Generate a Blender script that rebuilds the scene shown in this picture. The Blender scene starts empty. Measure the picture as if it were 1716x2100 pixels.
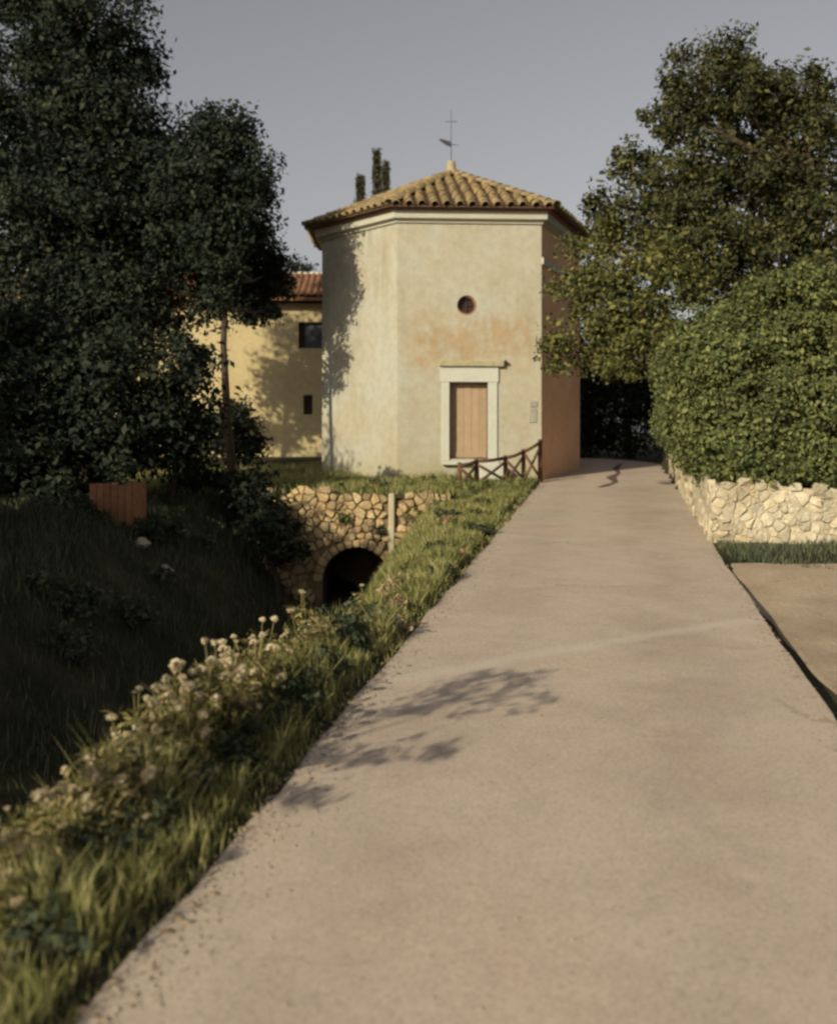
import bpy, bmesh, math, random
import numpy as np
from mathutils import Vector, Matrix

# ------------------------------------------------------------------ camera, sky, sun, exposure
scene = bpy.context.scene
COL = scene.collection
R = math.radians
F, U0, V0, HC = 2220.0, 858.0, 893.0, 1.9      # focal length / principal point of the photo, eye height

cam_data = bpy.data.cameras.new('camera')
cam = bpy.data.objects.new('camera', cam_data); COL.objects.link(cam)
cam.location = (0, 0, HC); cam.rotation_euler = (R(90), 0, 0)
cam_data.sensor_fit = 'VERTICAL'; cam_data.sensor_height = 36.0
cam_data.lens = 36.0 * F / 2100.0
cam_data.shift_y = -(1050.0 - V0) / 2100.0
cam_data.clip_start = 0.05; cam_data.clip_end = 4000
cam_data.dof.use_dof = True; cam_data.dof.focus_distance = 12.0; cam_data.dof.aperture_fstop = 1.4
scene.camera = cam

SUN_EL, LX, LY = 23.0, 0.58, 0.815              # light travels towards (LX, LY)
world = bpy.data.worlds.new('World'); scene.world = world; world.use_nodes = True
wn, wl = world.node_tree.nodes, world.node_tree.links
wn.clear()
sky = wn.new('ShaderNodeTexSky'); sky.sky_type = 'NISHITA'; sky.sun_disc = False
sky.sun_elevation = R(SUN_EL); sky.sun_rotation = math.atan2(-LX, -LY)
sky.air_density = 1.0; sky.dust_density = 2.0; sky.ozone_density = 1.0
hs = wn.new('ShaderNodeHueSaturation'); hs.inputs['Saturation'].default_value = 0.30
tint = wn.new('ShaderNodeMix'); tint.data_type = 'RGBA'; tint.blend_type = 'MULTIPLY'
tint.inputs[0].default_value = 1.0; tint.inputs[7].default_value = (1.0, 0.945, 0.915, 1)
bg = wn.new('ShaderNodeBackground'); bg.inputs['Strength'].default_value = 0.08
wo = wn.new('ShaderNodeOutputWorld')
wl.new(sky.outputs[0], hs.inputs['Color']); wl.new(hs.outputs[0], tint.inputs[6])
wl.new(tint.outputs[2], bg.inputs['Color']); wl.new(bg.outputs[0], wo.inputs[0])

sun_data = bpy.data.lights.new('sun', 'SUN'); sun_data.energy = 4.3; sun_data.angle = R(0.55)
sun_data.color = (1.0, 0.885, 0.66)
sun = bpy.data.objects.new('sun', sun_data); COL.objects.link(sun)
ld = Vector((LX, LY, -math.tan(R(SUN_EL)) * math.hypot(LX, LY)))
sun.rotation_euler = ld.to_track_quat('-Z', 'Y').to_euler(); sun.location = (-20, -25, 25)

scene.render.engine = 'CYCLES'
scene.view_settings.view_transform = 'Standard'; scene.view_settings.look = 'None'
scene.view_settings.exposure = 0.18; scene.view_settings.gamma = 1.0
scene.cycles.filter_width = 2.6
scene.cycles.max_bounces = 6; scene.cycles.transparent_max_bounces = 8

# ------------------------------------------------------------------ helpers
rng = np.random.default_rng(7)
random.seed(7)

def at(u, v, y):
    return Vector(((u - U0) / F * y, y, HC - (v - V0) / F * y))

def tag(o, label=None, cat=None, group=None, kind=None):
    if label: o['label'] = label
    if cat: o['category'] = cat
    if group: o['group'] = group
    if kind: o['kind'] = kind
    return o

def empty(name, loc=(0, 0, 0), rz=0.0):
    o = bpy.data.objects.new(name, None); COL.objects.link(o)
    o.location = loc; o.rotation_euler = (0, 0, rz); o.empty_display_size = 0.3
    return o

def link(name, me, parent=None, mat=None):
    o = bpy.data.objects.new(name, me); COL.objects.link(o)
    if mat is not None and not me.materials: me.materials.append(mat)
    if parent is not None: set_parent(o, parent)
    return o

def set_parent(o, p):
    """parent keeping world coordinates of the mesh data (things sit unrotated at p.location)"""
    o.parent = p
    base = Vector((0, 0, 0)); q = p
    while q is not None:
        base += Vector(q.location); q = q.parent
    o.location = Vector(o.location) - base

def mesh_np(name, verts, faces_flat, loop_tot, smooth=False):
    me = bpy.data.meshes.new(name)
    nv = len(verts); nf = len(loop_tot)
    me.vertices.add(nv); me.vertices.foreach_set('co', np.asarray(verts, np.float32).ravel())
    me.loops.add(len(faces_flat)); me.loops.foreach_set('vertex_index', np.asarray(faces_flat, np.int32))
    me.polygons.add(nf)
    lt = np.asarray(loop_tot, np.int32); ls = np.concatenate(([0], np.cumsum(lt)[:-1])).astype(np.int32)
    me.polygons.foreach_set('loop_start', ls); me.polygons.foreach_set('loop_total', lt)
    if smooth: me.polygons.foreach_set('use_smooth', np.ones(nf, bool))
    me.update(calc_edges=True); me.validate()
    return me

def mesh(name, verts, faces, smooth=False):
    me = bpy.data.meshes.new(name); me.from_pydata([tuple(v) for v in verts], [], faces); me.update()
    if smooth:
        for p in me.polygons: p.use_smooth = True
    return me

class MB:
    """collects simple solids into one mesh"""
    def __init__(s): s.v, s.f = [], []
    def add(s, vs, fs):
        b = len(s.v); s.v += [tuple(v) for v in vs]; s.f += [tuple(i + b for i in f) for f in fs]; return s
    def box(s, x0, x1, y0, y1, z0, z1, M=None):
        vs = [Vector(p) for p in ((x0,y0,z0),(x1,y0,z0),(x1,y1,z0),(x0,y1,z0),(x0,y0,z1),(x1,y0,z1),(x1,y1,z1),(x0,y1,z1))]
        if M is not None: vs = [M @ v for v in vs]
        return s.add(vs, [(3,2,1,0),(4,5,6,7),(0,1,5,4),(1,2,6,5),(2,3,7,6),(3,0,4,7)])
    def tube(s, pts, rad, n=8, jitter=0.0):
        pts = [Vector(p) for p in pts]; b = len(s.v)
        for i, p in enumerate(pts):
            d = (pts[min(i+1, len(pts)-1)] - pts[max(i-1, 0)]).normalized()
            a = d.orthogonal().normalized() if i == 0 else (a - d * a.dot(d)).normalized()
            c = d.cross(a)
            for k in range(n):
                t = 2*math.pi*k/n; r = rad[i] * (1 + random.uniform(-jitter, jitter))
                s.v.append(tuple(p + (a*math.cos(t) + c*math.sin(t)) * r))
        for i in range(len(pts)-1):
            for k in range(n):
                k2 = (k+1) % n
                s.f.append((b+i*n+k, b+i*n+k2, b+(i+1)*n+k2, b+(i+1)*n+k))
        s.f.append(tuple(b+k for k in range(n))[::-1]); s.f.append(tuple(b+(len(pts)-1)*n+k for k in range(n)))
        return s
    def build(s, name, mat, parent=None, smooth=False, bevel=0.0):
        o = link(name, mesh(name, s.v, s.f, smooth), parent, mat)
        if bevel:
            m = o.modifiers.new('bevel', 'BEVEL'); m.width = bevel; m.segments = 2
        return o

# ------------------------------------------------------------------ materials
def newmat(name):
    m = bpy.data.materials.new(name); m.use_nodes = True
    nt = m.node_tree; return m, nt.nodes, nt.links, nt.nodes['Principled BSDF']

def noise(n, l, co, scale, detail=5, rough=0.6, dist=0.0):
    t = n.new('ShaderNodeTexNoise'); t.inputs['Scale'].default_value = scale
    t.inputs['Detail'].default_value = detail; t.inputs['Roughness'].default_value = rough
    t.inputs['Distortion'].default_value = dist
    if co is not None: l.new(co, t.inputs['Vector'])
    return t.outputs['Fac']

def ramp(n, l, fac, stops, interp='LINEAR'):
    r = n.new('ShaderNodeValToRGB'); e = r.color_ramp.elements; r.color_ramp.interpolation = interp
    while len(e) < len(stops): e.new(0.5)
    for el, (p, c) in zip(e, stops):
        el.position = p; el.color = (*c, 1) if len(c) == 3 else c
    l.new(fac, r.inputs[0]); return r.outputs[0]

def mixc(n, l, fac, a, b, mode='MIX'):
    m = n.new('ShaderNodeMix'); m.data_type = 'RGBA'; m.blend_type = mode
    for inp, val in ((m.inputs[0], fac), (m.inputs[6], a), (m.inputs[7], b)):
        if isinstance(val, (int, float)): inp.default_value = val
        elif isinstance(val, tuple): inp.default_value = (*val, 1) if len(val) == 3 else val
        else: l.new(val, inp)
    return m.outputs[2]

def geo(n, out): return n.new('ShaderNodeNewGeometry').outputs[out]

def bump(n, l, h, strength, dist, bsdf):
    b = n.new('ShaderNodeBump'); b.inputs['Strength'].default_value = strength; b.inputs['Distance'].default_value = dist
    l.new(h, b.inputs['Height']); l.new(b.outputs[0], bsdf.inputs['Normal'])

def plain(name, c1, c2, scale=6.0, rough=0.85, bmp=0.3, bdist=0.01, fine=40.0, lo=0.3, hi=0.7, rand=0.0):
    m, n, l, b = newmat(name)
    pos = geo(n, 'Position')
    f = noise(n, l, pos, scale)
    col = ramp(n, l, f, [(lo, c1), (hi, c2)])
    g = noise(n, l, pos, fine, 3)
    col = mixc(n, l, 0.35, col, ramp(n, l, g, [(0.3, (0.55,)*3), (0.7, (1.25,)*3)]), 'MULTIPLY')
    if rand:
        oi = n.new('ShaderNodeObjectInfo')
        col = mixc(n, l, rand, col, ramp(n, l, oi.outputs['Random'], [(0, (0.45, 0.42, 0.40)), (0.5, (1, 1, 1)), (1, (1.45, 1.3, 1.1))]), 'MULTIPLY')
    l.new(col, b.inputs['Base Color']); b.inputs['Roughness'].default_value = rough
    b.inputs['Specular IOR Level'].default_value = 0.25
    if bmp: bump(n, l, g, bmp, bdist, b)
    return m

def leafmat(name, dark, mid, light, scale=0.8, trans=0.25):
    m, n, l, b = newmat(name)
    pos = geo(n, 'Position'); isl = geo(n, 'Random Per Island')
    big = noise(n, l, pos, scale, 3)
    add = n.new('ShaderNodeMath'); add.operation = 'ADD'; l.new(isl, add.inputs[0]); l.new(big, add.inputs[1])
    mul = n.new('ShaderNodeMath'); mul.operation = 'MULTIPLY'; l.new(add.outputs[0], mul.inputs[0]); mul.inputs[1].default_value = 0.5
    col = ramp(n, l, mul.outputs[0], [(0.18, dark), (0.5, mid), (0.85, light)])
    l.new(col, b.inputs['Base Color']); b.inputs['Roughness'].default_value = 0.65
    b.inputs['Specular IOR Level'].default_value = 0.12
    t = n.new('ShaderNodeBsdfTranslucent'); l.new(col, t.inputs['Color'])
    ms = n.new('ShaderNodeMixShader'); ms.inputs[0].default_value = trans
    l.new(b.outputs[0], ms.inputs[1]); l.new(t.outputs[0], ms.inputs[2])
    l.new(ms.outputs[0], n['Material Output'].inputs['Surface'])
    return m

def plaster_mat(name, base, warm, brown, stain_z=(3.2, 4.7), amount=0.8):
    """lime plaster: pale, warm weathered blotches, ochre stains in a band where the render wore thin"""
    m, n, l, b = newmat(name)
    pos = geo(n, 'Position')
    f1 = noise(n, l, pos, 0.75, 6, 0.6, 0.4)
    col = ramp(n, l, f1, [(0.36, base), (0.68, warm)])
    sep = n.new('ShaderNodeSeparateXYZ'); l.new(pos, sep.inputs[0])
    mp = n.new('ShaderNodeMapRange'); mp.interpolation_type = 'SMOOTHSTEP'
    l.new(sep.outputs[2], mp.inputs[0]); mp.inputs[1].default_value = stain_z[0]; mp.inputs[2].default_value = stain_z[0] + 0.5
    mp2 = n.new('ShaderNodeMapRange'); mp2.interpolation_type = 'SMOOTHSTEP'
    l.new(sep.outputs[2], mp2.inputs[0]); mp2.inputs[1].default_value = stain_z[1] + 0.35; mp2.inputs[2].default_value = stain_z[1] - 0.25
    sx = n.new('ShaderNodeMapRange'); sx.interpolation_type = 'SMOOTHSTEP'
    l.new(sep.outputs[0], sx.inputs[0]); sx.inputs[1].default_value = -0.45; sx.inputs[2].default_value = 0.0
    sx2 = n.new('ShaderNodeMapRange'); sx2.interpolation_type = 'SMOOTHSTEP'
    l.new(sep.outputs[0], sx2.inputs[0]); sx2.inputs[1].default_value = 2.85; sx2.inputs[2].default_value = 2.55
    prod = None
    for q in (mp, mp2, sx, sx2):
        if prod is None: prod = q.outputs[0]; continue
        mm = n.new('ShaderNodeMath'); mm.operation = 'MULTIPLY'; l.new(prod, mm.inputs[0]); l.new(q.outputs[0], mm.inputs[1]); prod = mm.outputs[0]
    f2 = noise(n, l, pos, 2.1, 7, 0.68, 0.15)
    r2 = ramp(n, l, f2, [(0.38, (0, 0, 0)), (0.56, (1, 1, 1))])
    mm = n.new('ShaderNodeMath'); mm.operation = 'MULTIPLY'; l.new(prod, mm.inputs[0]); l.new(r2, mm.inputs[1])
    m3 = n.new('ShaderNodeMath'); m3.operation = 'MULTIPLY'; l.new(mm.outputs[0], m3.inputs[0]); m3.inputs[1].default_value = amount
    col = mixc(n, l, m3.outputs[0], col, brown)
    f4 = noise(n, l, pos, 5.5, 6, 0.7)
    col = mixc(n, l, 0.45, col, ramp(n, l, f4, [(0.3, (0.72, 0.66, 0.58)), (0.6, (1.05, 1.05, 1.05))]), 'MULTIPLY')
    mpv = n.new('ShaderNodeMapping'); mpv.inputs['Scale'].default_value = (1.9, 1.9, 0.25); l.new(pos, mpv.inputs[0])
    dr = noise(n, l, mpv.outputs[0], 1.6, 5, 0.6)
    dg = ramp(n, l, noise(n, l, pos, 0.55, 3), [(0.42, (0, 0, 0)), (0.62, (0.55, 0.55, 0.55))])
    col = mixc(n, l, dg, col, mixc(n, l, 1.0, col, ramp(n, l, dr, [(0.30, (0.66, 0.58, 0.46)), (0.58, (1.04, 1.04, 1.04))]), 'MULTIPLY'))
    # splash-zone staining near the ground
    mg = n.new('ShaderNodeMapRange'); l.new(sep.outputs[2], mg.inputs[0]); mg.inputs[1].default_value = 1.5; mg.inputs[2].default_value = 0.8
    m5 = n.new('ShaderNodeMath'); m5.operation = 'MULTIPLY'; l.new(mg.outputs[0], m5.inputs[0]); l.new(f2, m5.inputs[1])
    col = mixc(n, l, m5.outputs[0], col, (0.30, 0.27, 0.13))
    l.new(col, b.inputs['Base Color']); b.inputs['Roughness'].default_value = 0.95
    b.inputs['Specular IOR Level'].default_value = 0.1
    f3 = noise(n, l, pos, 14, 6, 0.7)
    bump(n, l, f3, 0.35, 0.03, b)
    return m

M = {}
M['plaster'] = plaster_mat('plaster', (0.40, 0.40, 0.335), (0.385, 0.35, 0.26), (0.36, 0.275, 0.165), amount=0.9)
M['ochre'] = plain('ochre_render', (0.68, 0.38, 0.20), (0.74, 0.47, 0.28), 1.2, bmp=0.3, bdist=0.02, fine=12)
M['cornice'] = plain('cornice_stone', (0.43, 0.42, 0.33), (0.48, 0.47, 0.38), 2.0, bmp=0.2)
M['surround'] = plain('door_stone', (0.44, 0.45, 0.38), (0.49, 0.50, 0.43), 3.0, bmp=0.25)
M['moss'] = plain('mossy_stone', (0.28, 0.25, 0.14), (0.40, 0.36, 0.24), 7.0)
M['door'] = plain('door_wood', (0.33, 0.235, 0.15), (0.38, 0.28, 0.185), 5.0, rough=0.8, bmp=0.25, rand=0.12)
M['iron'] = plain('dark_iron', (0.03, 0.026, 0.03), (0.06, 0.05, 0.05), 20, rough=0.6, bmp=0.1)
M['dark'] = plain('window_dark', (0.035, 0.018, 0.014), (0.06, 0.03, 0.02), 8, rough=0.4, bmp=0.05)
M['tile'] = plain('roof_tile', (0.195, 0.15, 0.08), (0.285, 0.22, 0.115), 2.5, bmp=0.4, bdist=0.01, fine=25, rand=0.5)
M['tile_bed'] = plain('roof_bed', (0.07, 0.04, 0.028), (0.12, 0.07, 0.04), 6, bmp=0.5)
M['eave'] = plain('eave_brick', (0.20, 0.10, 0.06), (0.30, 0.15, 0.08), 6, bmp=0.4)
M['mortar'] = plain('mortar', (0.15, 0.10, 0.06), (0.24, 0.17, 0.10), 5, bmp=0.5, bdist=0.03)
M['stone'] = plain('rubble_stone', (0.32, 0.235, 0.12), (0.50, 0.40, 0.235), 3.0, bmp=0.8, bdist=0.05, fine=16, rand=0.55)
M['pale_stone'] = plain('pale_stone', (0.37, 0.31, 0.20), (0.53, 0.49, 0.37), 1.6, bmp=0.7, bdist=0.05, fine=16, rand=0.35)
M['pale_mortar'] = plain('pale_mortar', (0.38, 0.31, 0.21), (0.50, 0.44, 0.32), 5, bmp=0.5, bdist=0.03)
M['house'] = plaster_mat('house_plaster', (0.52, 0.45, 0.27), (0.48, 0.39, 0.21), (0.4, 0.3, 0.18), (8, 9), 0.0)
M['house_tile'] = plain('house_tile', (0.22, 0.11, 0.07), (0.32, 0.18, 0.11), 3, bmp=0.4, fine=25)
M['bark'] = plain('bark', (0.045, 0.03, 0.022), (0.09, 0.065, 0.045), 7, bmp=0.8, bdist=0.03, fine=30)
M['plank'] = plain('orange_plank', (0.25, 0.12, 0.065), (0.37, 0.18, 0.10), 9, bmp=0.5, fine=50, rand=0.35)
M['crack'] = plain('tar', (0.10, 0.06, 0.055), (0.16, 0.10, 0.085), 12, bmp=0.2)
M['flower'] = leafmat('cream_petals', (0.46, 0.36, 0.20), (0.66, 0.57, 0.38), (0.78, 0.72, 0.54), 3.0, 0.35)
M['stem'] = leafmat('straw_stem', (0.07, 0.075, 0.025), (0.22, 0.20, 0.075), (0.44, 0.37, 0.17), 2.0, 0.3)
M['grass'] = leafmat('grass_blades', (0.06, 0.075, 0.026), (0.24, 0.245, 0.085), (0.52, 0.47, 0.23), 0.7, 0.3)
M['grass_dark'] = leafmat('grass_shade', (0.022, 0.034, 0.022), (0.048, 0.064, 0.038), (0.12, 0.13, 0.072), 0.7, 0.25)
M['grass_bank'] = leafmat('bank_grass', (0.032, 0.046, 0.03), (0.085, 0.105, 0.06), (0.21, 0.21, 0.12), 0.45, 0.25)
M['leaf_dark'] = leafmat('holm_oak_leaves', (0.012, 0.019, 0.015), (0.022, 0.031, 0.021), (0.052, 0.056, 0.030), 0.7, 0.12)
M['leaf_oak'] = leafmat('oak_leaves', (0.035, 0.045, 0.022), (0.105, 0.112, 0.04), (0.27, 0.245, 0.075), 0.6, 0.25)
M['leaf_hedge'] = leafmat('hedge_leaves', (0.038, 0.055, 0.026), (0.115, 0.138, 0.05), (0.25, 0.255, 0.09), 1.0, 0.2)
M['leaf_cypress'] = leafmat('cypress_sprays', (0.04, 0.042, 0.022), (0.07, 0.068, 0.034), (0.10, 0.09, 0.05), 0.5, 0.1)
M['leaf_dry'] = leafmat('dry_leaves', (0.22, 0.15, 0.08), (0.36, 0.26, 0.15), (0.48, 0.38, 0.24), 2, 0.2)

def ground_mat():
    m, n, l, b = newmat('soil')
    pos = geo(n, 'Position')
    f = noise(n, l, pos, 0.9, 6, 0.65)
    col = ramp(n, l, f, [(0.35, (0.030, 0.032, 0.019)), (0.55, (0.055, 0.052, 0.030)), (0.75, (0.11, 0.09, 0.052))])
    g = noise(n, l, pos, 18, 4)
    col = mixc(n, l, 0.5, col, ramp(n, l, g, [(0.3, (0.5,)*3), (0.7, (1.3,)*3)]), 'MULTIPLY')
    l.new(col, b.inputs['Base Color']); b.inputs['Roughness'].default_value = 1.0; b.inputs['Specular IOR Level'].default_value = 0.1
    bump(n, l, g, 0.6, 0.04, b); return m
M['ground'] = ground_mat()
M['dirt'] = plain('pale_dirt', (0.30, 0.23, 0.16), (0.42, 0.34, 0.25), 1.6, bmp=0.6, bdist=0.03, fine=22)

def road_mat():
    m, n, l, b = newmat('road_surface')
    pos = geo(n, 'Position')
    f = noise(n, l, pos, 0.35, 5, 0.55, 0.3)
    col = ramp(n, l, f, [(0.30, (0.42, 0.35, 0.285)), (0.52, (0.465, 0.40, 0.33)), (0.75, (0.46, 0.355, 0.29))])
    f2 = noise(n, l, pos, 3.2, 6, 0.7)
    col = mixc(n, l, 0.5, col, ramp(n, l, f2, [(0.28, (0.80, 0.78, 0.76)), (0.65, (1.06, 1.05, 1.04))]), 'MULTIPLY')
    # fine aggregate
    vo = n.new('ShaderNodeTexVoronoi'); vo.inputs['Scale'].default_value = 95; l.new(pos, vo.inputs['Vector'])
    sepc = n.new('ShaderNodeSeparateColor'); l.new(vo.outputs['Color'], sepc.inputs[0])
    col = mixc(n, l, 0.55, col, ramp(n, l, sepc.outputs[0], [(0.0, (0.55, 0.53, 0.51)), (0.22, (0.93,)*3), (0.8, (1.04,)*3), (1.0, (1.35, 1.3, 1.25))]), 'MULTIPLY')
    # worn wheel paths, stains and fine cracks
    sx = n.new('ShaderNodeSeparateXYZ'); l.new(pos, sx.inputs[0])
    lane = n.new('ShaderNodeMath'); lane.operation = 'MULTIPLY_ADD'; l.new(sx.outputs[1], lane.inputs[0]); lane.inputs[1].default_value = -0.178; l.new(sx.outputs[0], lane.inputs[2])
    wv_ = n.new('ShaderNodeMath'); wv_.operation = 'MULTIPLY_ADD'; l.new(lane.outputs[0], wv_.inputs[0]); wv_.inputs[1].default_value = 4.2; wv_.inputs[2].default_value = 1.1
    cs = n.new('ShaderNodeMath'); cs.operation = 'COSINE'; l.new(wv_.outputs[0], cs.inputs[0])
    f5 = noise(n, l, pos, 0.9, 5, 0.65, 0.5)
    wm = n.new('ShaderNodeMath'); wm.operation = 'MULTIPLY_ADD'; l.new(cs.outputs[0], wm.inputs[0]); wm.inputs[1].default_value = 0.10; l.new(f5, wm.inputs[2])
    col = mixc(n, l, 0.45, col, ramp(n, l, wm.outputs[0], [(0.30, (0.80, 0.75, 0.72)), (0.50, (1.0, 0.98, 0.97)), (0.70, (1.08, 1.06, 1.03))]), 'MULTIPLY')
    vc = n.new('ShaderNodeTexVoronoi'); vc.feature = 'DISTANCE_TO_EDGE'; vc.inputs['Scale'].default_value = 0.42
    nz = n.new('ShaderNodeTexNoise'); nz.inputs['Scale'].default_value = 2.4; nz.inputs['Detail'].default_value = 6; l.new(pos, nz.inputs['Vector'])
    va = n.new('ShaderNodeVectorMath'); va.operation = 'MULTIPLY_ADD'; l.new(nz.outputs['Color'], va.inputs[0]); va.inputs[1].default_value = (0.9, 0.9, 0.0); l.new(pos, va.inputs[2]); l.new(va.outputs[0], vc.inputs['Vector'])
    ck = ramp(n, l, vc.outputs['Distance'], [(0.0, (1, 1, 1)), (0.007, (0, 0, 0))])
    gate = ramp(n, l, noise(n, l, pos, 0.5, 2), [(0.50, (0, 0, 0)), (0.62, (1, 1, 1))])
    cm = n.new('ShaderNodeMath'); cm.operation = 'MULTIPLY'; l.new(ck, cm.inputs[0]); l.new(gate, cm.inputs[1])
    cm2 = n.new('ShaderNodeMath'); cm2.operation = 'MULTIPLY'; l.new(cm.outputs[0], cm2.inputs[0]); cm2.inputs[1].default_value = 0.55
    col = mixc(n, l, cm2.outputs[0], col, (0.20, 0.14, 0.11))
    # a pale dusty streak running across the lane
    mp = n.new('ShaderNodeMapping'); mp.inputs['Rotation'].default_value = (0, 0, R(-34)); l.new(pos, mp.inputs[0])
    sp = n.new('ShaderNodeSeparateXYZ'); l.new(mp.outputs[0], sp.inputs[0])
    wob = noise(n, l, pos, 1.1, 4)
    a = n.new('ShaderNodeMath'); a.operation = 'MULTIPLY_ADD'; l.new(wob, a.inputs[0]); a.inputs[1].default_value = 0.35; l.new(sp.outputs[1], a.inputs[2])
    s = n.new('ShaderNodeMath'); s.operation = 'SUBTRACT'; l.new(a.outputs[0], s.inputs[0]); s.inputs[1].default_value = 6.35
    ab = n.new('ShaderNodeMath'); ab.operation = 'ABSOLUTE'; l.new(s.outputs[0], ab.inputs[0])
    mr = n.new('ShaderNodeMapRange'); mr.interpolation_type = 'SMOOTHSTEP'; l.new(ab.outputs[0], mr.inputs[0])
    mr.inputs[1].default_value = 0.16; mr.inputs[2].default_value = 0.0; mr.inputs[3].default_value = 0; mr.inputs[4].default_value = 0.35
    col = mixc(n, l, mr.outputs[0], col, (0.56, 0.51, 0.44))
    l.new(col, b.inputs['Base Color']); b.inputs['Roughness'].default_value = 0.95; b.inputs['Specular IOR Level'].default_value = 0.15
    bump(n, l, sepc.outputs[0], 0.35, 0.006, b); return m
M['road'] = road_mat()


# ------------------------------------------------------------------ terrain
def xl(y): return -1.63 + 0.178 * y
def xr(y): return xl(y) + 2.96
SLOPE = 0.032

def sstep(a, b, t):
    t = np.clip((t - a) / (b - a), 0, 1); return t * t * (3 - 2 * t)

def wob(x, y, s, seed=0.0):
    return (np.sin(x*1.7*s + 1.3*np.sin(y*1.1*s + seed)) + np.sin(y*2.3*s + 1.7*np.sin(x*0.9*s + 2 + seed))) * 0.5

def platform(y): return 0.72 + 0.026 * (np.clip(y, 21, 60) - 21)

def height(x, y):
    x = np.asarray(x, float); y = np.asarray(y, float)
    yc = np.clip(y, -30, 60)
    zr = SLOPE * yc
    d = xl(yc) - x
    # left cross-section: verge mound, ditch, far bank
    wv = 1.0 + 1.15 * sstep(11.0, 20.0, yc)            # the verge widens towards the culvert
    dv = np.where(d < 0.8*wv, d/wv, d - 0.8*wv + 0.8)
    prof = np.interp(dv, [-3.2, 0.0, 0.12, 0.35, 0.55, 0.80, 1.5, 2.2, 3.2, 4.1, 5.4, 7.0, 12.0],
                        [-0.03, -0.03, 0.00, 0.03, -0.03, -0.22, -1.1, -1.68, -1.72, -1.2, -0.1, 0.12, 0.35])
    prof = prof - 0.42*sstep(13.0, 18.5, yc)*sstep(1.3, 2.1, dv)*(1-sstep(3.4, 4.6, dv))
    zl = zr + prof + 0.05 * wob(x, y, 1.0) * sstep(0.2, 0.8, d) + 0.03 * wob(x, y, 3.1, 1) * sstep(0.2, 0.8, d)
    # platform beyond the culvert head wall
    zp = platform(yc) + 0.03 * wob(x, y, 0.8, 2)
    t = sstep(21.12, 21.22, y)
    slot = (x > -2.0) & (x < -0.35) & (y < 24.3)
    t = np.where(slot, 0.0, t)
    blend = np.where(d > 0.9, t, np.where(d > 0.15, sstep(19.5, 23.5, y) * sstep(0.15, 0.9, d) , 0.0))
    z = np.where(d > 0.0, zl * (1 - blend) + np.maximum(zp, zr - 0.02) * blend, zr - 0.03)
    # right of the lane: a drop to pale dirt, then the bed behind the stone wall
    e = x - xr(yc)
    drop = 0.30 * (1 - sstep(10.5, 14.3, y)) * sstep(0.02, 0.10, e)
    zrt = zr - 0.03 - drop + 0.02 * wob(x, y, 2.0, 3) * sstep(0.1, 0.5, e)
    bed = sstep(14.95, 15.05, y) * sstep(0.25, 0.35, e) * (1 - sstep(30, 36, y))
    zrt = zrt + bed * 0.72
    z = np.where(e > 0.0, zrt, z)
    return z

def hz(x, y): return float(height(x, y))

def build_ground():
    xs = np.unique(np.concatenate((np.array([-1500, -700, -300, -120, -60, -35, -25, -20, -16.0]), np.arange(-14, -4.5, 0.4),
        np.arange(-4.5, 5.5, 0.09), np.arange(5.5, 11, 0.3), np.array([12, 14, 18, 25, 35, 60, 120, 300, 700, 1500.]))))
    ys = np.unique(np.concatenate((np.array([-1500, -600, -250, -100, -50, -25, -12, -6, -3, -1.]), np.arange(0, 20.9, 0.16),
        np.array([20.95, 21.0, 21.05, 21.1, 21.12, 21.14, 21.16, 21.18, 21.20, 21.22, 21.25, 21.3]), np.arange(21.4, 26, 0.2), np.array([14.93, 14.95, 14.97, 15.0, 15.03, 15.05, 15.08]),
        np.arange(26, 42, 0.5), np.array([43, 45, 48, 52, 56, 60, 75, 100, 160, 300, 700, 1500.]))))
    X, Y = np.meshgrid(xs, ys)
    Z = height(X, Y)
    nx, ny = len(xs), len(ys)
    v = np.stack((X, Y, Z), -1).reshape(-1, 3)
    i, j = np.meshgrid(np.arange(nx-1), np.arange(ny-1)); a = (j*nx + i).ravel()
    q = np.stack((a, a+1, a+nx+1, a+nx), 1)
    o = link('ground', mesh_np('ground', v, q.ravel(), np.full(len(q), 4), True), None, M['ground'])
    tag(o, kind='structure'); return o
build_ground()

def build_road():
    ys = np.concatenate((np.arange(-14, 30, 0.35), np.arange(30, 36, 0.3)))
    vs, fs = [], []
    n = 9
    for k, y in enumerate(ys):
        bend = 0.09 * max(0, y - 31.0) ** 2
        wl_ = 0.012 * math.sin(y*2.1) + 0.010 * math.sin(y*5.3 + 1) + 0.008*math.sin(y*11.7)
        wr_ = 0.010 * math.sin(y*1.7 + 2) + 0.006 * math.sin(y*4.9)
        a, b = xl(y) - wl_ - bend, xr(y) + wr_ - bend + (0.35*max(0, min(1, (y-15)/6)))
        vs.append((a, y, SLOPE*y - 0.06))
        for i in range(n):
            t = i/(n-1); x = a + (b-a)*t
            vs.append((x, y, SLOPE*y + 0.012*(1-(2*t-1)**2)))
        vs.append((b, y, SLOPE*y - 0.30))
    w = n + 2
    for k in range(len(ys)-1):
        for i in range(w-1):
            p = k*w + i; fs.append((p, p+1, p+w+1, p+w))
    o = link('road', mesh('road', vs, fs), None, M['road']); tag(o, kind='structure')
    return o
road = build_road()

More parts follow.
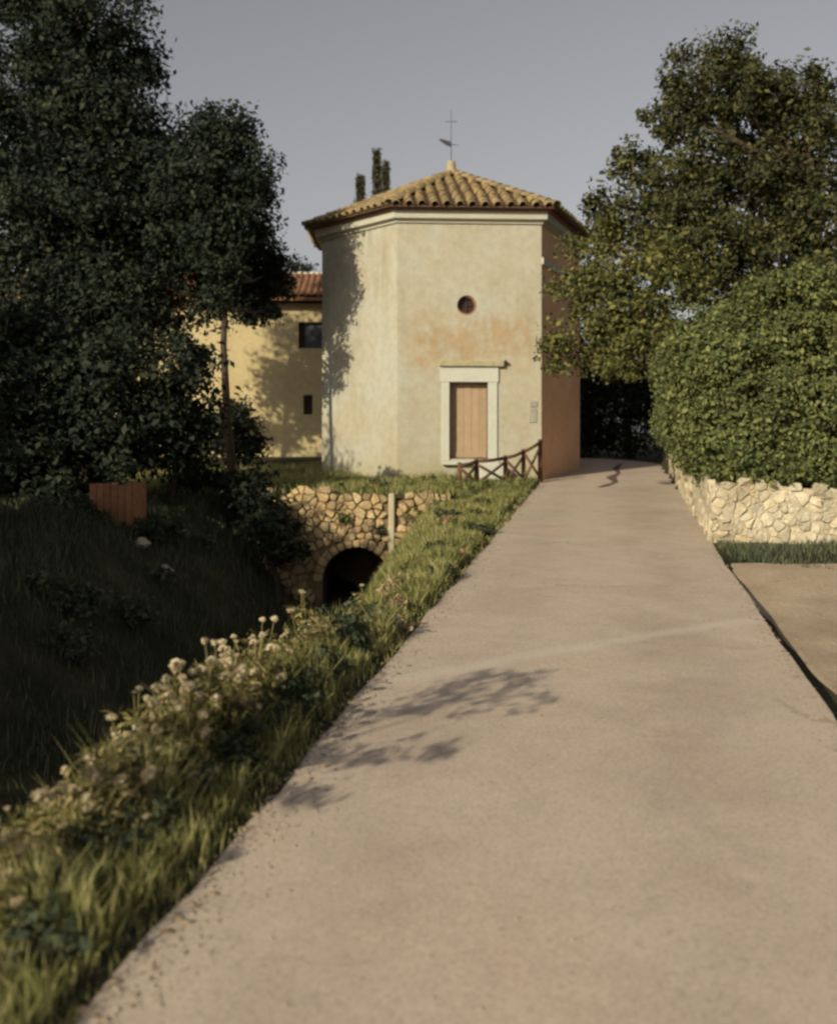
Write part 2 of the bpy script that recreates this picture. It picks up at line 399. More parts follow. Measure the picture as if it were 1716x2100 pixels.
def road_crack():
    pts = [(1272, 952), (1262, 962), (1268, 972), (1252, 980), (1262, 990), (1240, 998), (1228, 1001)]
    w = [0.05, 0.09, 0.05, 0.13, 0.06, 0.10, 0.05]
    P = []
    for (u, v) in pts:
        y = HC*F/(v - 822); P.append(Vector(((u-U0)/F*y, y, 0)))
    vs, fs = [], []
    for i, p in enumerate(P):
        for s in (-1, 1):
            x = p.x + s*w[i]; t = (x - xl(p.y)) / 2.96
            vs.append((x, p.y, SLOPE*p.y + 0.012*(1-(2*t-1)**2) + 0.006))
    for i in range(len(P)-1): fs.append((2*i, 2*i+1, 2*i+3, 2*i+2))
    o = link('crack', mesh('crack', vs, fs), road, M['crack']); o['label'] = 'dark zigzag tar seam near the chapel end of the lane'
road_crack()

def dirt_patch():
    xs = np.concatenate(([0.0, 0.03], np.linspace(0.08, 7, 26))); ys = np.linspace(1.0, 13.2, 60)
    vs, fs = [], []
    for y in ys:
        e0 = 0.10 + 0.26*(1 - float(sstep(7.5, 13.5, y))) + 0.025*math.sin(y*1.9) + 0.02*math.sin(y*4.7+1)  # dark soil strip left bare at the lane edge carries the drop's shade
        for k, e in enumerate(xs):
            x = xr(y) + e0 + e
            vs.append((x, y, hz(x, y) + (0.008 + min(e, 0.5)*0.02 if k else -0.03)))
    n = len(xs)
    for j in range(len(ys)-1):
        for i in range(n-1):
            p = j*n+i; fs.append((p, p+1, p+n+1, p+n))
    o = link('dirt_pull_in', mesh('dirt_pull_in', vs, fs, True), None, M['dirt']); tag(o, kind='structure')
dirt_patch()

# ------------------------------------------------------------------ irregular stones (Voronoi cells cut in a wall's own plane)
def clip_poly(poly, p, nrm):
    out = []
    for i in range(len(poly)):
        a, b = poly[i], poly[(i+1) % len(poly)]
        da = (a[0]-p[0])*nrm[0] + (a[1]-p[1])*nrm[1]; db = (b[0]-p[0])*nrm[0] + (b[1]-p[1])*nrm[1]
        if da <= 0: out.append(a)
        if (da < 0 < db) or (db < 0 < da):
            t = da/(da-db); out.append((a[0]+(b[0]-a[0])*t, a[1]+(b[1]-a[1])*t))
    return out

def inside(poly, p):
    c = False; j = len(poly)-1
    for i in range(len(poly)):
        if (poly[i][1] > p[1]) != (poly[j][1] > p[1]) and p[0] < (poly[j][0]-poly[i][0])*(p[1]-poly[i][1])/(poly[j][1]-poly[i][1])+poly[i][0]: c = not c
        j = i
    return c

def stones(bounds, cell, keep, rnd, squash=0.75, gap=0.014):
    """cells as 2D polygons inside bounds (a0,a1,b0,b1) whose centre passes keep()"""
    a0, a1, b0, b1 = bounds; pts = []
    rows = max(1, int((b1-b0)/(cell*squash))); 
    for r in range(-1, rows+2):
        bb = b0 + (r+0.5)*(b1-b0)/rows
        a = a0 - cell + rnd.uniform(0, cell)
        while a < a1 + cell:
            pts.append((a + rnd.uniform(-.25, .25)*cell, bb + rnd.uniform(-.38, .38)*cell*squash)); a += cell*rnd.choice([0.55, 0.8, 1.0, 1.3, 1.9])
    out = []
    for p in pts:
        if not keep(p): continue
        poly = [(p[0]-2*cell, p[1]-2*cell), (p[0]+2*cell, p[1]-2*cell), (p[0]+2*cell, p[1]+2*cell), (p[0]-2*cell, p[1]+2*cell)]
        for q in pts:
            if q is p: continue
            dx, dy = q[0]-p[0], q[1]-p[1]; dd = math.hypot(dx, dy)
            if dd > 4*cell or dd < 1e-6: continue
            gp = gap*rnd.uniform(0.3, 1.9); mx, my = p[0]+dx/2 - dx/dd*gp, p[1]+dy/2 - dy/dd*gp
            poly = clip_poly(poly, (mx, my), (dx/dd, dy/dd))
            if len(poly) < 3: break
        for (px, py, nx_, ny_) in ((a0, b0, -1, 0), (a0, b0, 0, -1), (a1, b1, 1, 0), (a1, b1, 0, 1)):
            if len(poly) >= 3: poly = clip_poly(poly, (px, py), (nx_, ny_))
        if len(poly) < 3: continue
        area = abs(sum(poly[i][0]*poly[(i+1)%len(poly)][1]-poly[(i+1)%len(poly)][0]*poly[i][1] for i in range(len(poly))))/2
        if area > 0.15*cell*cell*squash: out.append(poly)
    return out

def stone_mesh(poly, org, ax, up, nrm, rnd, proud=0.05, back=0.10):
    cx = sum(p[0] for p in poly)/len(poly); cy = sum(p[1] for p in poly)/len(poly)
    # soften the corners
    rp = []
    for i in range(len(poly)):
        a, b, c = poly[i-1], poly[i], poly[(i+1) % len(poly)]
        k1, k2 = rnd.uniform(.10, .26), rnd.uniform(.10, .26)
        j_ = lambda: rnd.uniform(-.007, .007)
        rp.append((b[0]*(1-k1)+a[0]*k1+j_(), b[1]*(1-k1)+a[1]*k1+j_())); rp.append((b[0]*(1-k2)+c[0]*k2+j_(), b[1]*(1-k2)+c[1]*k2+j_()))
    n = len(rp); pr = proud*rnd.uniform(0.35, 1.5); tilt = (rnd.uniform(-.22, .22), rnd.uniform(-.22, .22))
    vs = []
    W = lambda a, b, h: org + ax*a + up*b + nrm*h
    for (s, h) in ((1.0, -back), (1.0, pr*0.45), (0.86, pr)):
        for p in rp:
            q = (cx+(p[0]-cx)*s, cy+(p[1]-cy)*s)
            hh = h + ((q[0]-cx)*tilt[0] + (q[1]-cy)*tilt[1] + rnd.uniform(-.012, .012) if h > 0 else 0)
            vs.append(W(q[0], q[1], hh))
    vs.append(W(cx, cy, pr*1.05 + rnd.uniform(-.01, .012)))
    fs = []
    for k in range(2):
        for i in range(n):
            j = (i+1) % n; fs.append((k*n+i, k*n+j, (k+1)*n+j, (k+1)*n+i))
    for i in range(n): fs.append((2*n+i, 2*n+(i+1) % n, 3*n))
    me = mesh('stone', vs, fs)
    return me

def wall_holes(loops, org, ax, up, nrm, thick):
    """flat wall with openings: loops are 2D outlines (first outer), extruded back by thick"""
    bm = bmesh.new(); edges = []
    for lp in loops:
        vs = [bm.verts.new(org + ax*a + up*b) for a, b in lp]
        edges += [bm.edges.new((vs[i], vs[(i+1) % len(vs)])) for i in range(len(vs))]
    bmesh.ops.triangle_fill(bm, use_beauty=True, edges=edges, normal=nrm)
    faces = list(bm.faces)
    r = bmesh.ops.extrude_face_region(bm, geom=faces)
    nv = [g for g in r['geom'] if isinstance(g, bmesh.types.BMVert)]
    bmesh.ops.translate(bm, verts=nv, vec=-nrm*thick)
    bmesh.ops.recalc_face_normals(bm, faces=bm.faces)
    me = bpy.data.meshes.new('wall'); bm.to_mesh(me); bm.free(); return me

def circ(ca, cb, r, n=28): return [(ca + r*math.cos(2*math.pi*i/n), cb + r*math.sin(2*math.pi*i/n)) for i in range(n)]
Z = Vector((0, 0, 1))

# ------------------------------------------------------------------ chapel
C0 = Vector((0.85, 29.5, 0.86))
chapel = empty('chapel', C0)
tag(chapel, 'small octagonal cream plastered chapel with tiled roof standing left of the lane', 'chapel')
PTS = [(-0.5, 25.7), (2.94, 25.9), (4.48, 30.1), (4.0, 32.6), (2.6, 33.9), (-0.7, 33.2), (-2.5, 31.2), (-2.5, 28.1)]
PTS = [Vector((a, b, 0)) for a, b in PTS]
ZB, ZE = 0.55, 7.02           # foot of the walls (below ground) and top of the walls
def offset_ring(r):
    out = []
    n = len(PTS)
    for i in range(n):
        p0, p1, p2 = PTS[i-1], PTS[i], PTS[(i+1) % n]
        t1 = (p1-p0).normalized(); t2 = (p2-p1).normalized()
        n1 = Vector((t1.y, -t1.x, 0)); n2 = Vector((t2.y, -t2.x, 0))
        b = (n1+n2).normalized(); out.append(p1 + b * (r / max(0.3, b.dot(n1))))
    return out

def ring_mesh(levels):
    """levels: (offset, z) ring profile swept round the octagon"""
    vs, fs = [], []; n = len(PTS)
    for r, z in levels:
        for p in offset_ring(r): vs.append((p.x, p.y, z))
    for k in range(len(levels)-1):
        for i in range(n):
            j = (i+1) % n; fs.append((k*n+i, k*n+j, (k+1)*n+j, (k+1)*n+i))
    return vs, fs

# front wall geometry in its own plane (a = along the wall from front-left corner, b = height)
fa = (PTS[1]-PTS[0]); FW = fa.length; fa.normalize(); fn = Vector((fa.y, -fa.x, 0))
def on_front(u, v):
    """photo point -> (a, b) on the front wall plane"""
    dr = Vector(((u-U0)/F, 1, -(v-V0)/F)); o = Vector((0, 0, HC))
    t = (PTS[0]-o).dot(fn)/dr.dot(fn); p = o + dr*t
    return ((p-PTS[0]).dot(fa), p.z)
FO = Vector((PTS[0].x, PTS[0].y, 0))
d0 = on_front(921, 941); d1 = on_front(1000, 784)
oc = on_front(957, 626); OR = 0.235
door_hole = [(d0[0], d0[1]), (d1[0], d0[1]), (d1[0], d1[1]), (d0[0], d1[1])]
# masonry core of the front wall, set back behind the plaster
core_out = [(0.05, ZB), (FW-0.012, ZB), (FW-0.012, ZE), (0.05, ZE)]
o = link('masonry', wall_holes([core_out, door_hole, circ(oc[0], oc[1], OR)], FO - fn*0.06, fa, Z, fn, 0.34), chapel, M['mortar'])
pl_out = [(0.0, ZB), (FW, ZB), (FW, ZE), (0.0, ZE)]
fr = link('front_wall', wall_holes([pl_out, [(d0[0]-0.0, d0[1]), (d1[0], d0[1]), (d1[0], d1[1]), (d0[0], d1[1])], circ(oc[0], oc[1], OR)], FO, fa, Z, fn, 0.058), chapel, M['plaster'])
# other seven walls
for i in range(1, 8):
    a, b = PTS[i], PTS[(i+1) % 8]
    t = (b-a).normalized(); nn = Vector((t.y, -t.x, 0)); L = (b-a).length
    q0 = 0.075 if i == 1 else 0.0
    me = wall_holes([[(q0, ZB), (L, ZB), (L, ZE), (q0, ZE)]], Vector((a.x, a.y, 0)), t, Z, nn, 0.3)
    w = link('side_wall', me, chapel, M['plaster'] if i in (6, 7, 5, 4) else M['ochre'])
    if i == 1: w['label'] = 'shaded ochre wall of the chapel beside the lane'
# string course on the shaded walls
for i in (1,):
    a, b = PTS[i], PTS[i+1]; t = (b-a).normalized(); nn = Vector((t.y, -t.x, 0)); L = (b-a).length
    me = wall_holes([[(0.003, 6.0), (L, 6.0), (L, 6.16), (0.003, 6.16)]], Vector((a.x, a.y, 0)) + nn*0.05, t, Z, nn, 0.053)
    link('string_course', me, chapel, M['cornice'])
# cornice: two stepped bands under the eave
vs, fs = ring_mesh([(0.0, 6.95), (0.05, 6.95), (0.055, 7.0), (0.13, 7.02), (0.17, 7.04), (0.18, 7.215), (0.0, 7.215)])
co = link('cornice', mesh('cornice', vs, fs), chapel, M['cornice'])
vs, fs = ring_mesh([(0.10, 7.22), (0.27, 7.22), (0.27, 7.252), (0.10, 7.252)])
link('eave_course', mesh('eave_course', vs, fs), chapel, M['eave'])
# roof bed
APEX = Vector((0.89, 29.5, 9.02))
er = offset_ring(0.38); ZR = 7.255
vs = [(p.x, p.y, ZR) for p in er] + [(p.x, p.y, ZR+0.04) for p in er] + [tuple(APEX)]
fs = [tuple(range(8))[::-1]] + [(i, (i+1) % 8, 8+(i+1) % 8, 8+i) for i in range(8)] + [(8+i, 8+(i+1) % 8, 16) for i in range(8)]
roof = link('roof', mesh('roof', vs, fs), chapel, M['tile_bed'])

def tile_mesh(L=0.44, w0=0.102, w1=0.084, h=0.095, seg=6):
    """half-round clay tile, lower end wider; x across, y up the slope, z out"""
    vs, fs = [], []
    for (y, w, dz) in ((0, w0, 0.035), (L, w1, 0.0)):
        for (k_, sc) in ((0, 1.0), (1, 0.80)):
            for i in range(seg+1):
                t = math.pi*i/seg; vs.append((-math.cos(t)*w*sc, y, math.sin(t)*h*sc + dz))
    n = seg+1
    for i in range(seg):
        fs.append((i, i+1, 2*n+i+1, 2*n+i))               # outer
        fs.append((n+i+1, n+i, i, i+1)[::-1])             # lower rim
        fs.append((n+i, n+i+1, 3*n+i+1, 3*n+i)[::-1])     # inner
    me = mesh('tile', vs, fs, True); me.materials.append(M['tile']); return me
TILE = tile_mesh(); RIDGE = tile_mesh(0.46, 0.12, 0.10, 0.095)
tile_v = np.array([v.co[:] for v in TILE.vertices]); tile_f = [tuple(p.vertices) for p in TILE.polygons]
rest = MB()
def place_tile(Mx, single, me=TILE):
    if single:
        o = bpy.data.objects.new('tile', me); COL.objects.link(o); o.parent = roof
        o.matrix_local = Mx
    else:
        rest.add([Mx @ v.co for v in me.vertices], [tuple(p.vertices) for p in me.polygons])
rt = random.Random(3)
ring_hi = [Vector((p.x, p.y, ZR+0.04)) for p in er]
for i in range(8):
    a, b = ring_hi[i], ring_hi[(i+1) % 8]
    t = (b-a).normalized(); nn = t.cross(APEX-a).normalized()
    s = nn.cross(t).normalized()
    L = (b-a).length; Hs = (APEX-a).dot(s); ca = (APEX-a).dot(t)
    ncol = int(L/0.285)
    for c in range(ncol):
        x = (c+0.5)*L/ncol
        top = Hs * (x/ca if x < ca else (L-x)/(L-ca)) - 0.12
        y = -0.07
        while y < top - 0.15:
            jx, jy = rt.uniform(-.012, .012), rt.uniform(-.02, .02)
            ang = rt.uniform(-0.03, 0.03)
            tx = t*math.cos(ang) + s*math.sin(ang); sy = s*math.cos(ang) - t*math.sin(ang)
            p = a + t*(x+jx) + s*(y+jy) + nn*rt.uniform(0.0, 0.012)
            Mx = Matrix(((tx.x, sy.x, nn.x, p.x), (tx.y, sy.y, nn.y, p.y), (tx.z, sy.z, nn.z, p.z), (0, 0, 0, 1)))
            place_tile(Mx, i in (0, 7))
            y += 0.35
for i in range(8):     # hips
    a = ring_hi[i]; s = (APEX-a); Ls = s.length; s.normalize()
    t = s.cross(Z).normalized(); nn = t.cross(s).normalized()
    y = -0.08
    while y < Ls - 0.2:
        p = a + s*y + nn*0.035
        Mx = Matrix(((t.x, s.x, nn.x, p.x), (t.y, s.y, nn.y, p.y), (t.z, s.z, nn.z, p.z), (0, 0, 0, 1)))
        place_tile(Mx, i in (0, 1, 7), RIDGE); y += 0.36
o = rest.build('tile_rows', M['tile'], roof, True); tag(o, kind='stuff')
# finial stub and weathervane
mb = MB(); ap = Vector((APEX.x, APEX.y, 0))
prof = [(0.19, 8.88), (0.15, 9.06), (0.125, 9.12), (0.12, 9.33), (0.10, 9.37), (0.03, 9.39)]
mb.tube([ap + Z*z for r, z in prof], [r for r, z in prof], 12); mb.build('finial', M['moss'], chapel, False)
vane = empty('weather_vane', ap + Z*9.42); set_parent(vane, chapel); vane['label'] = 'iron pole with a dark pennant and a thin cross on the roof tip'
MB().tube([ap+Z*9.40, ap+Z*10.75], [0.012, 0.006], 6).build('pole', M['iron'], vane)
pb = ap + Z*9.86
MB().add([pb + Vector((0.0, 0.010*s, 0)) + Vector((x, 0, z)) for s in (-1, 1) for x, z in ((0.0, -0.10), (-0.13, -0.055), (-0.30, 0.065), (-0.33, 0.13), (-0.20, 0.10), (-0.02, 0.05))],
    [(0,1,2,3,4,5), (11,10,9,8,7,6)] + [(i, (i+1) % 6, 6+(i+1) % 6, 6+i) for i in range(6)]).build('pennant', M['iron'], vane)
MB().tube([pb+Vector((0, 0, -0.03)), pb+Vector((0.22, 0, -0.05))], [0.010, 0.006], 6).build('pointer', M['iron'], vane)
MB().tube([ap+Z*10.45-Vector((0.17, 0, 0)), ap+Z*10.45+Vector((0.17, 0, 0))], [0.007, 0.007], 6).build('cross_bar', M['iron'], vane)
# door surround, ledge, door, oculus
def fbox(name, a0, a1, b0, b1, h0, h1, mat, parent, bevel=0.008):
    Mx = Matrix(((fa.x, -fn.x, 0, FO.x), (fa.y, -fn.y, 0, FO.y), (0, 0, 1, 0), (0, 0, 0, 1)))
    return MB().box(a0, a1, -h1, -h0, b0, b1, Mx).build(name, mat, parent, False, bevel)
s0 = on_front(905, 752); s1 = on_front(1019, 941)
fbox('jamb', s0[0], d0[0], d0[1]-0.04, d1[1], -0.30, 0.045, M['surround'], chapel)
fbox('jamb', d1[0], s1[0], d0[1]-0.04, d1[1], -0.30, 0.045, M['surround'], chapel)
fbox('lintel', s0[0]-0.03, s1[0]+0.03, d1[1]+0.003, s0[1], -0.30, 0.055, M['surround'], chapel)
l0 = on_front(900, 752); l1 = on_front(1032, 741)
fbox('ledge', l0[0], l1[0], l0[1]+0.004, l1[1], -0.05, 0.13, M['moss'], chapel, 0.015)
fbox('iron_hook', l1[0]+0.012, l1[0]+0.062, l1[1]-0.05, l1[1]+0.02, -0.04, 0.15, M['iron'], chapel)
door = empty('door', FO + fa*((d0[0]+d1[0])/2) + Z*d0[1] - fn*0.14); set_parent(door, chapel)
nP = 5; dw = (d1[0]-d0[0])
for k in range(nP):
    a0 = d0[0] + dw*k/nP + 0.002; a1 = d0[0] + dw*(k+1)/nP - 0.002
    fbox('plank', a0, a1, d0[1]+0.01, d1[1]-0.002, -0.26, -0.21 + (0.008 if k == 2 else 0), M['door'], door, 0.004)
fbox('batten', d0[0]+0.01, d1[0]-0.01, d0[1]+0.03, d0[1]+0.16, -0.211, -0.19, M['door'], door, 0.004)
fbox('threshold', s0[0], s1[0]+0.02, d0[1]-0.14, d0[1]-0.044, -0.28, 0.16, M['surround'], chapel, 0.012)
win = empty('round_window', FO + fa*oc[0] + Z*oc[1]); set_parent(win, chapel)
c3 = FO + fa*oc[0] + Z*oc[1]
def annulus(r0, r1, h0, h1, n=36):
    vs, fs = [], []
    for (r, h) in ((r0, h0), (r0, h1), (r1, h1), (r1, h0)):
        for i in range(n):
            t = 2*math.pi*i/n; vs.append(c3 + fa*(r*math.cos(t)) + Z*(r*math.sin(t)) + fn*h)
    for k in range(4):
        for i in range(n):
            fs.append((k*n+i, k*n+(i+1) % n, ((k+1) % 4)*n+(i+1) % n, ((k+1) % 4)*n+i))
    return mesh('frame', vs, fs, False)
link('frame', annulus(OR-0.045, OR+0.004, -0.12, -0.062), win, M['eave'])
vs = [c3 + fa*(OR*math.cos(2*math.pi*i/36)) + Z*(OR*math.sin(2*math.pi*i/36)) - fn*0.17 for i in range(36)]
vs += [v - fn*0.01 for v in vs]
link('pane', mesh('pane', vs, [tuple(range(36)), tuple(range(71, 35, -1))] + [(i, (i+1) % 36, 36+(i+1) % 36, 36+i) for i in range(36)]), win, M['dark'])
MB().tube([c3 - Z*OR*0.97 - fn*0.13, c3 + Z*OR*0.97 - fn*0.13], [0.011]*2, 6).build('bar', M['iron'], win)
MB().tube([c3 - fa*OR*0.97 - fn*0.14, c3 + fa*OR*0.97 - fn*0.14], [0.011]*2, 6).build('bar', M['iron'], win)

# white step block before the door, notice on the wall
b0 = on_front(980, 986); b1 = on_front(1030, 953)
blk = MB().box(-0.29, 0.29, -0.22, 0.22, -0.10, b1[1]-b0[1]+0.04).build('step_block', M['surround'], None, False, 0.03)
pb_ = FO + fa*((b0[0]+b1[0])/2) + fn*0.30; blk.location = (pb_.x-0.02, pb_.y, b0[1]); blk.rotation_euler = (0, 0, R(4))
tag(blk, 'pale squared stone block set as a step below the chapel door', 'stone block')
n0 = on_front(1085, 867); n1 = on_front(1100, 823)
notice = empty('notice_panel', FO + fa*((n0[0]+n1[0])/2) + Z*n0[1] + fn*0.02)
tag(notice, 'small grey notice panel fixed low on the chapel front right of the door', 'notice')
M['zinc'] = plain('grey_zinc', (0.25, 0.23, 0.20), (0.36, 0.33, 0.28), 9, rough=0.6)
fbox('panel', n0[0], n1[0], n0[1], n1[1]-0.17, 0.004, 0.022, M['zinc'], notice, 0.004)
fbox('panel', n0[0]+0.01, n1[0]+0.01, n1[1]-0.13, n1[1], 0.004, 0.03, M['zinc'], notice, 0.004)

# rustic crossed-log fence between the chapel door and the lane
M['log'] = plain('weathered_log', (0.10, 0.05, 0.032), (0.17, 0.095, 0.06), 9, bmp=0.6, fine=40, rand=0.2)
def log_fence():
    us = [942, 977, 1036, 1073, 1107]; tv = [953, 945, 938, 925, 905]
    P = []
    for k, u in enumerate(us):
        y = 23.0 + 2.2*(u-942)/165.0; x = (u-U0)/F*y; g = hz(x, y); P.append((Vector((x, y, g)), HC-(tv[k]-V0)/F*y))
    root = empty('log_fence', P[0][0]); tag(root, 'low rustic log fence with crossed braces before the chapel, beside the lane', 'fence')
    rl = random.Random(8)
    for (p, zt) in P:
        MB().tube([p - Z*0.25, p + Z*0.2, Vector((p.x, p.y, zt+0.05))], [0.055, 0.052, 0.048], 8, 0.08).build('post', M['log'], root, True)
    for k in range(4):
        a, za = P[k]; b, zb = P[k+1]
        A, B = Vector((a.x, a.y, za)), Vector((b.x, b.y, zb)); off = Vector((0.015, -0.05, 0))
        MB().tube([A + off - Z*0.01, A.lerp(B, 0.5) + off - Z*0.025, B + off - Z*0.01], [0.042, 0.038, 0.04], 7, 0.08).build('rail', M['log'], root, True)
        la, lb = Vector((a.x, a.y, a.z+0.07)), Vector((b.x, b.y, b.z+0.07))
        MB().tube([la + off*0.9, B + off*0.9 - Z*0.09], [0.034, 0.030], 7, 0.08).build('brace', M['log'], root, True)
        MB().tube([A + off*2.1 - Z*0.09, lb + off*2.1], [0.034, 0.030], 7, 0.08).build('brace', M['log'], root, True)
log_fence()

# ------------------------------------------------------------------ farmhouse behind
hb = Vector((-6.5, 37.3, 1.0))
house = empty('farmhouse', hb)
tag(house, 'old yellow plastered farmhouse with tiled roof behind the dark trees', 'house')
ha = Vector((1, 0.05, 0)).normalized(); hn = Vector((ha.y, -ha.x, 0)); HO = Vector((-14, 36.7, 0))
def on_house(u, v):
    dr = Vector(((u-U0)/F, 1, -(v-V0)/F)); o = Vector((0, 0, HC)); t = (HO-o).dot(hn)/dr.dot(hn); p = o+dr*t
    return ((p-HO).dot(ha), p.z)
w0 = on_house(612, 714); w1 = on_house(668, 661)
v0 = on_house(622, 850); v1 = on_house(641, 810)
rect = lambda p, q: [(p[0], p[1]), (q[0], p[1]), (q[0], q[1]), (p[0], q[1])]
HW, HE = 12.0, 6.45
me = wall_holes([[(0, 0.6), (HW, 0.6), (HW, HE), (0, HE)], rect(w0, w1), rect(v0, v1)], HO, ha, Z, hn, 0.35)
link('front_wall', me, house, M['house'])
hb_ = -hn
for a in (0.0, HW):
    e = HO + ha*a
    me = wall_holes([[(0.36, 0.6), (7.0, 0.6), (7.0, HE), (3.5, HE+1.25), (0.36, HE+0.1)]], e, hb_, Z, ha*(1 if a else -1), 0.3)
    link('gable_wall', me, house, M['house'])
link('back_wall', wall_holes([[(0.31, 0.6), (HW-0.31, 0.6), (HW-0.31, HE), (0.31, HE)]], HO + hb_*6.98, ha, Z, -hn, 0.3), house, M['house'])
def hbox(name, a0, a1, z0, z1, h0, h1, mat, parent):
    Mx = Matrix(((ha.x, -hn.x, 0, HO.x), (ha.y, -hn.y, 0, HO.y), (0, 0, 1, 0), (0, 0, 0, 1)))
    return MB().box(a0, a1, -h1, -h0, z0, z1, Mx).build(name, mat, parent)
hw = empty('window', HO + ha*w0[0] + Z*w0[1]); set_parent(hw, house)
M['shutter'] = plain('slate_shutter', (0.045, 0.05, 0.06), (0.07, 0.07, 0.085), 4, rough=0.6)
hbox('shutter', w0[0]+0.22, w1[0]-0.003, w0[1]+0.003, w1[1]-0.003, -0.22, -0.16, M['shutter'], hw)
hbox('pane', w0[0]+0.003, w0[0]+0.217, w0[1]+0.003, w1[1]-0.003, -0.25, -0.22, M['dark'], hw)
hbox('lintel', w0[0]-0.1, w1[0]+0.1, w1[1]+0.02, w1[1]+0.22, -0.1, 0.02, M['house'], house)
hw2 = hbox('small_window', v0[0]+0.003, v1[0]-0.003, v0[1]+0.003, v1[1]-0.003, -0.28, -0.22, M['dark'], house)
# roof: bed, rows of tiles, ridge
e0, e1 = HO + hn*0.55 - ha*0.4, HO + hn*0.55 + ha*(HW+0.4)
r0 = HO + hb_*3.5 - ha*0.4; r1 = HO + hb_*3.5 + ha*(HW+0.4); k0 = HO + hb_*7.5 - ha*0.4; k1 = HO + hb_*7.5 + ha*(HW+0.4)
ze, zr_ = HE + 0.02, HE + 1.35
vs = [(*e0.xy, ze), (*e1.xy, ze), (*r1.xy, zr_), (*r0.xy, zr_), (*k0.xy, ze), (*k1.xy, ze)]
vs += [(x, y, z+0.12) for x, y, z in vs]
fs = [(0,3,2,1), (3,4,5,2), (6,7,8,9), (9,8,11,10), (0,1,7,6), (4,10,11,5), (0,6,9,3), (3,9,10,4), (1,2,8,7), (2,5,11,8)]
hroof = link('roof', mesh('roof', vs, fs), house, M['eave'])
mb = MB(); s = (r0 + Z*zr_ - e0 - Z*ze).normalized(); nn = ha.cross(s).normalized()
Ls = (r0 + Z*zr_ - e0 - Z*ze).length; c = 0.1
while c < HW+0.75:
    y = -0.06
    while y < Ls-0.1:
        p = e0 + Z*(ze+0.12) + ha*(c+rt.uniform(-.01, .01)) + s*y + nn*0.005
        Mx = Matrix(((ha.x, s.x, nn.x, p.x), (ha.y, s.y, nn.y, p.y), (ha.z, s.z, nn.z, p.z), (0, 0, 0, 1)))
        mb.add([Mx @ Vector(v) for v in tile_v], tile_f); y += 0.40
    c += 0.22
o = mb.build('tile_rows', M['house_tile'], hroof, True); tag(o, kind='stuff')
mb = MB(); c = 0.0
while c < HW+0.6:
    p = r0 + Z*(zr_+0.13) + ha*c
    Mx = Matrix(((-nn.x*0+hb_.x, ha.x, 0, p.x), (hb_.y, ha.y, 0, p.y), (0, 0, 1, p.z), (0, 0, 0, 1)))
    mb.add([Mx @ v.co for v in RIDGE.vertices], [tuple(q.vertices) for q in RIDGE.polygons]); c += 0.42
mb.build('ridge', M['cornice'], hroof, True)

# ------------------------------------------------------------------ culvert head wall
YC = 21.0
culvert = empty('culvert_wall', (-1.1, YC, -1.0))
tag(culvert, 'rubble stone wall with a dark arched culvert crossing the ditch', 'culvert')
ACX, ACZ, AR = -1.20, -0.93, 0.66
X0, X1 = -3.1, 0.62
def arch(r, n=18, zb=-1.85): return [(ACX+r, zb)] + [(ACX + r*math.cos(math.pi*i/n), ACZ + r*math.sin(math.pi*i/n)) for i in range(n+1)] + [(ACX-r, zb)]
def head_top(x): return 0.70 + 0.10*math.sin(x*2.3) + 0.05*math.sin(x*6.1+1) + (0.08 if x < 0 else 0.0)
ax, nr = Vector((1, 0, 0)), Vector((0, -1, 0)); HOo = Vector((0, YC, 0))
outline = [(X0, -1.9)] + arch(AR)[::-1] + [(X1, -1.9)] + [(x, head_top(x)-0.05) for x in np.linspace(X1, X0, 14)]
link('masonry', wall_holes([outline], HOo, ax, Z, nr, 0.30), culvert, M['mortar'])
rs = random.Random(11)
PX = at(803, 1000, YC).x                     # the pale pier in the wall
def keep(p):
    x, z = p
    if z > head_top(x) + 0.02 or z < -1.5: return False
    if abs(x-PX) < 0.12: return False
    return math.hypot(x-ACX, max(0, z-ACZ)) > AR + 0.20 if z > ACZ else abs(x-ACX) > AR+0.2
for poly in stones((X0, X1, -1.5, 0.92), 0.175, keep, rs, 0.85, 0.008):
    link('stone', stone_mesh(poly, HOo, ax, Z, nr, rs, 0.07, 0.06), culvert, M['stone'])
nv_ = 15
for k in range(nv_):                          # arch stones
    t0, t1 = math.pi*(k+0.04)/nv_, math.pi*(k+0.96)/nv_
    ro = AR + rs.uniform(0.14, 0.19)
    poly = [(ACX+AR*math.cos(t0), ACZ+AR*math.sin(t0)), (ACX+ro*math.cos(t0), ACZ+ro*math.sin(t0)), (ACX+ro*math.cos(t1), ACZ+ro*math.sin(t1)), (ACX+AR*math.cos(t1), ACZ+AR*math.sin(t1))]
    link('arch_stone', stone_mesh(poly, HOo, ax, Z, nr, rs, 0.05, 0.05), culvert, M['stone'])
# barrel vault and deck
vs, fs = [], []; aa = arch(AR+0.005)
for (y, r) in ((YC+0.02, 0), (YC+3.1, 0)):
    vs += [(x, y, z) for x, z in aa]
n = len(aa)
fs = [(i, i+1, n+i+1, n+i) for i in range(n-1)] + [tuple(range(n, 2*n))]
link('vault', mesh('vault', vs, fs), culvert, M['mortar'])
mb = MB(); gx = np.linspace(-2.1, -0.25, 8); gy = np.linspace(YC+0.16, YC+3.5, 10)
vs = [(x, y, float(platform(y))+0.03*float(wob(x, y, 0.8, 2))+0.012) for y in gy for x in gx] + [(x, y, -0.1) for y in gy for x in gx]
N = len(gx)*len(gy); nx = len(gx)
fs = [(j*nx+i, j*nx+i+1, (j+1)*nx+i+1, (j+1)*nx+i) for j in range(len(gy)-1) for i in range(nx-1)]
fs += [(N+j*nx+i+nx, N+j*nx+i+1+nx, N+j*nx+i+1, N+j*nx+i) for j in range(len(gy)-1) for i in range(nx-1)]
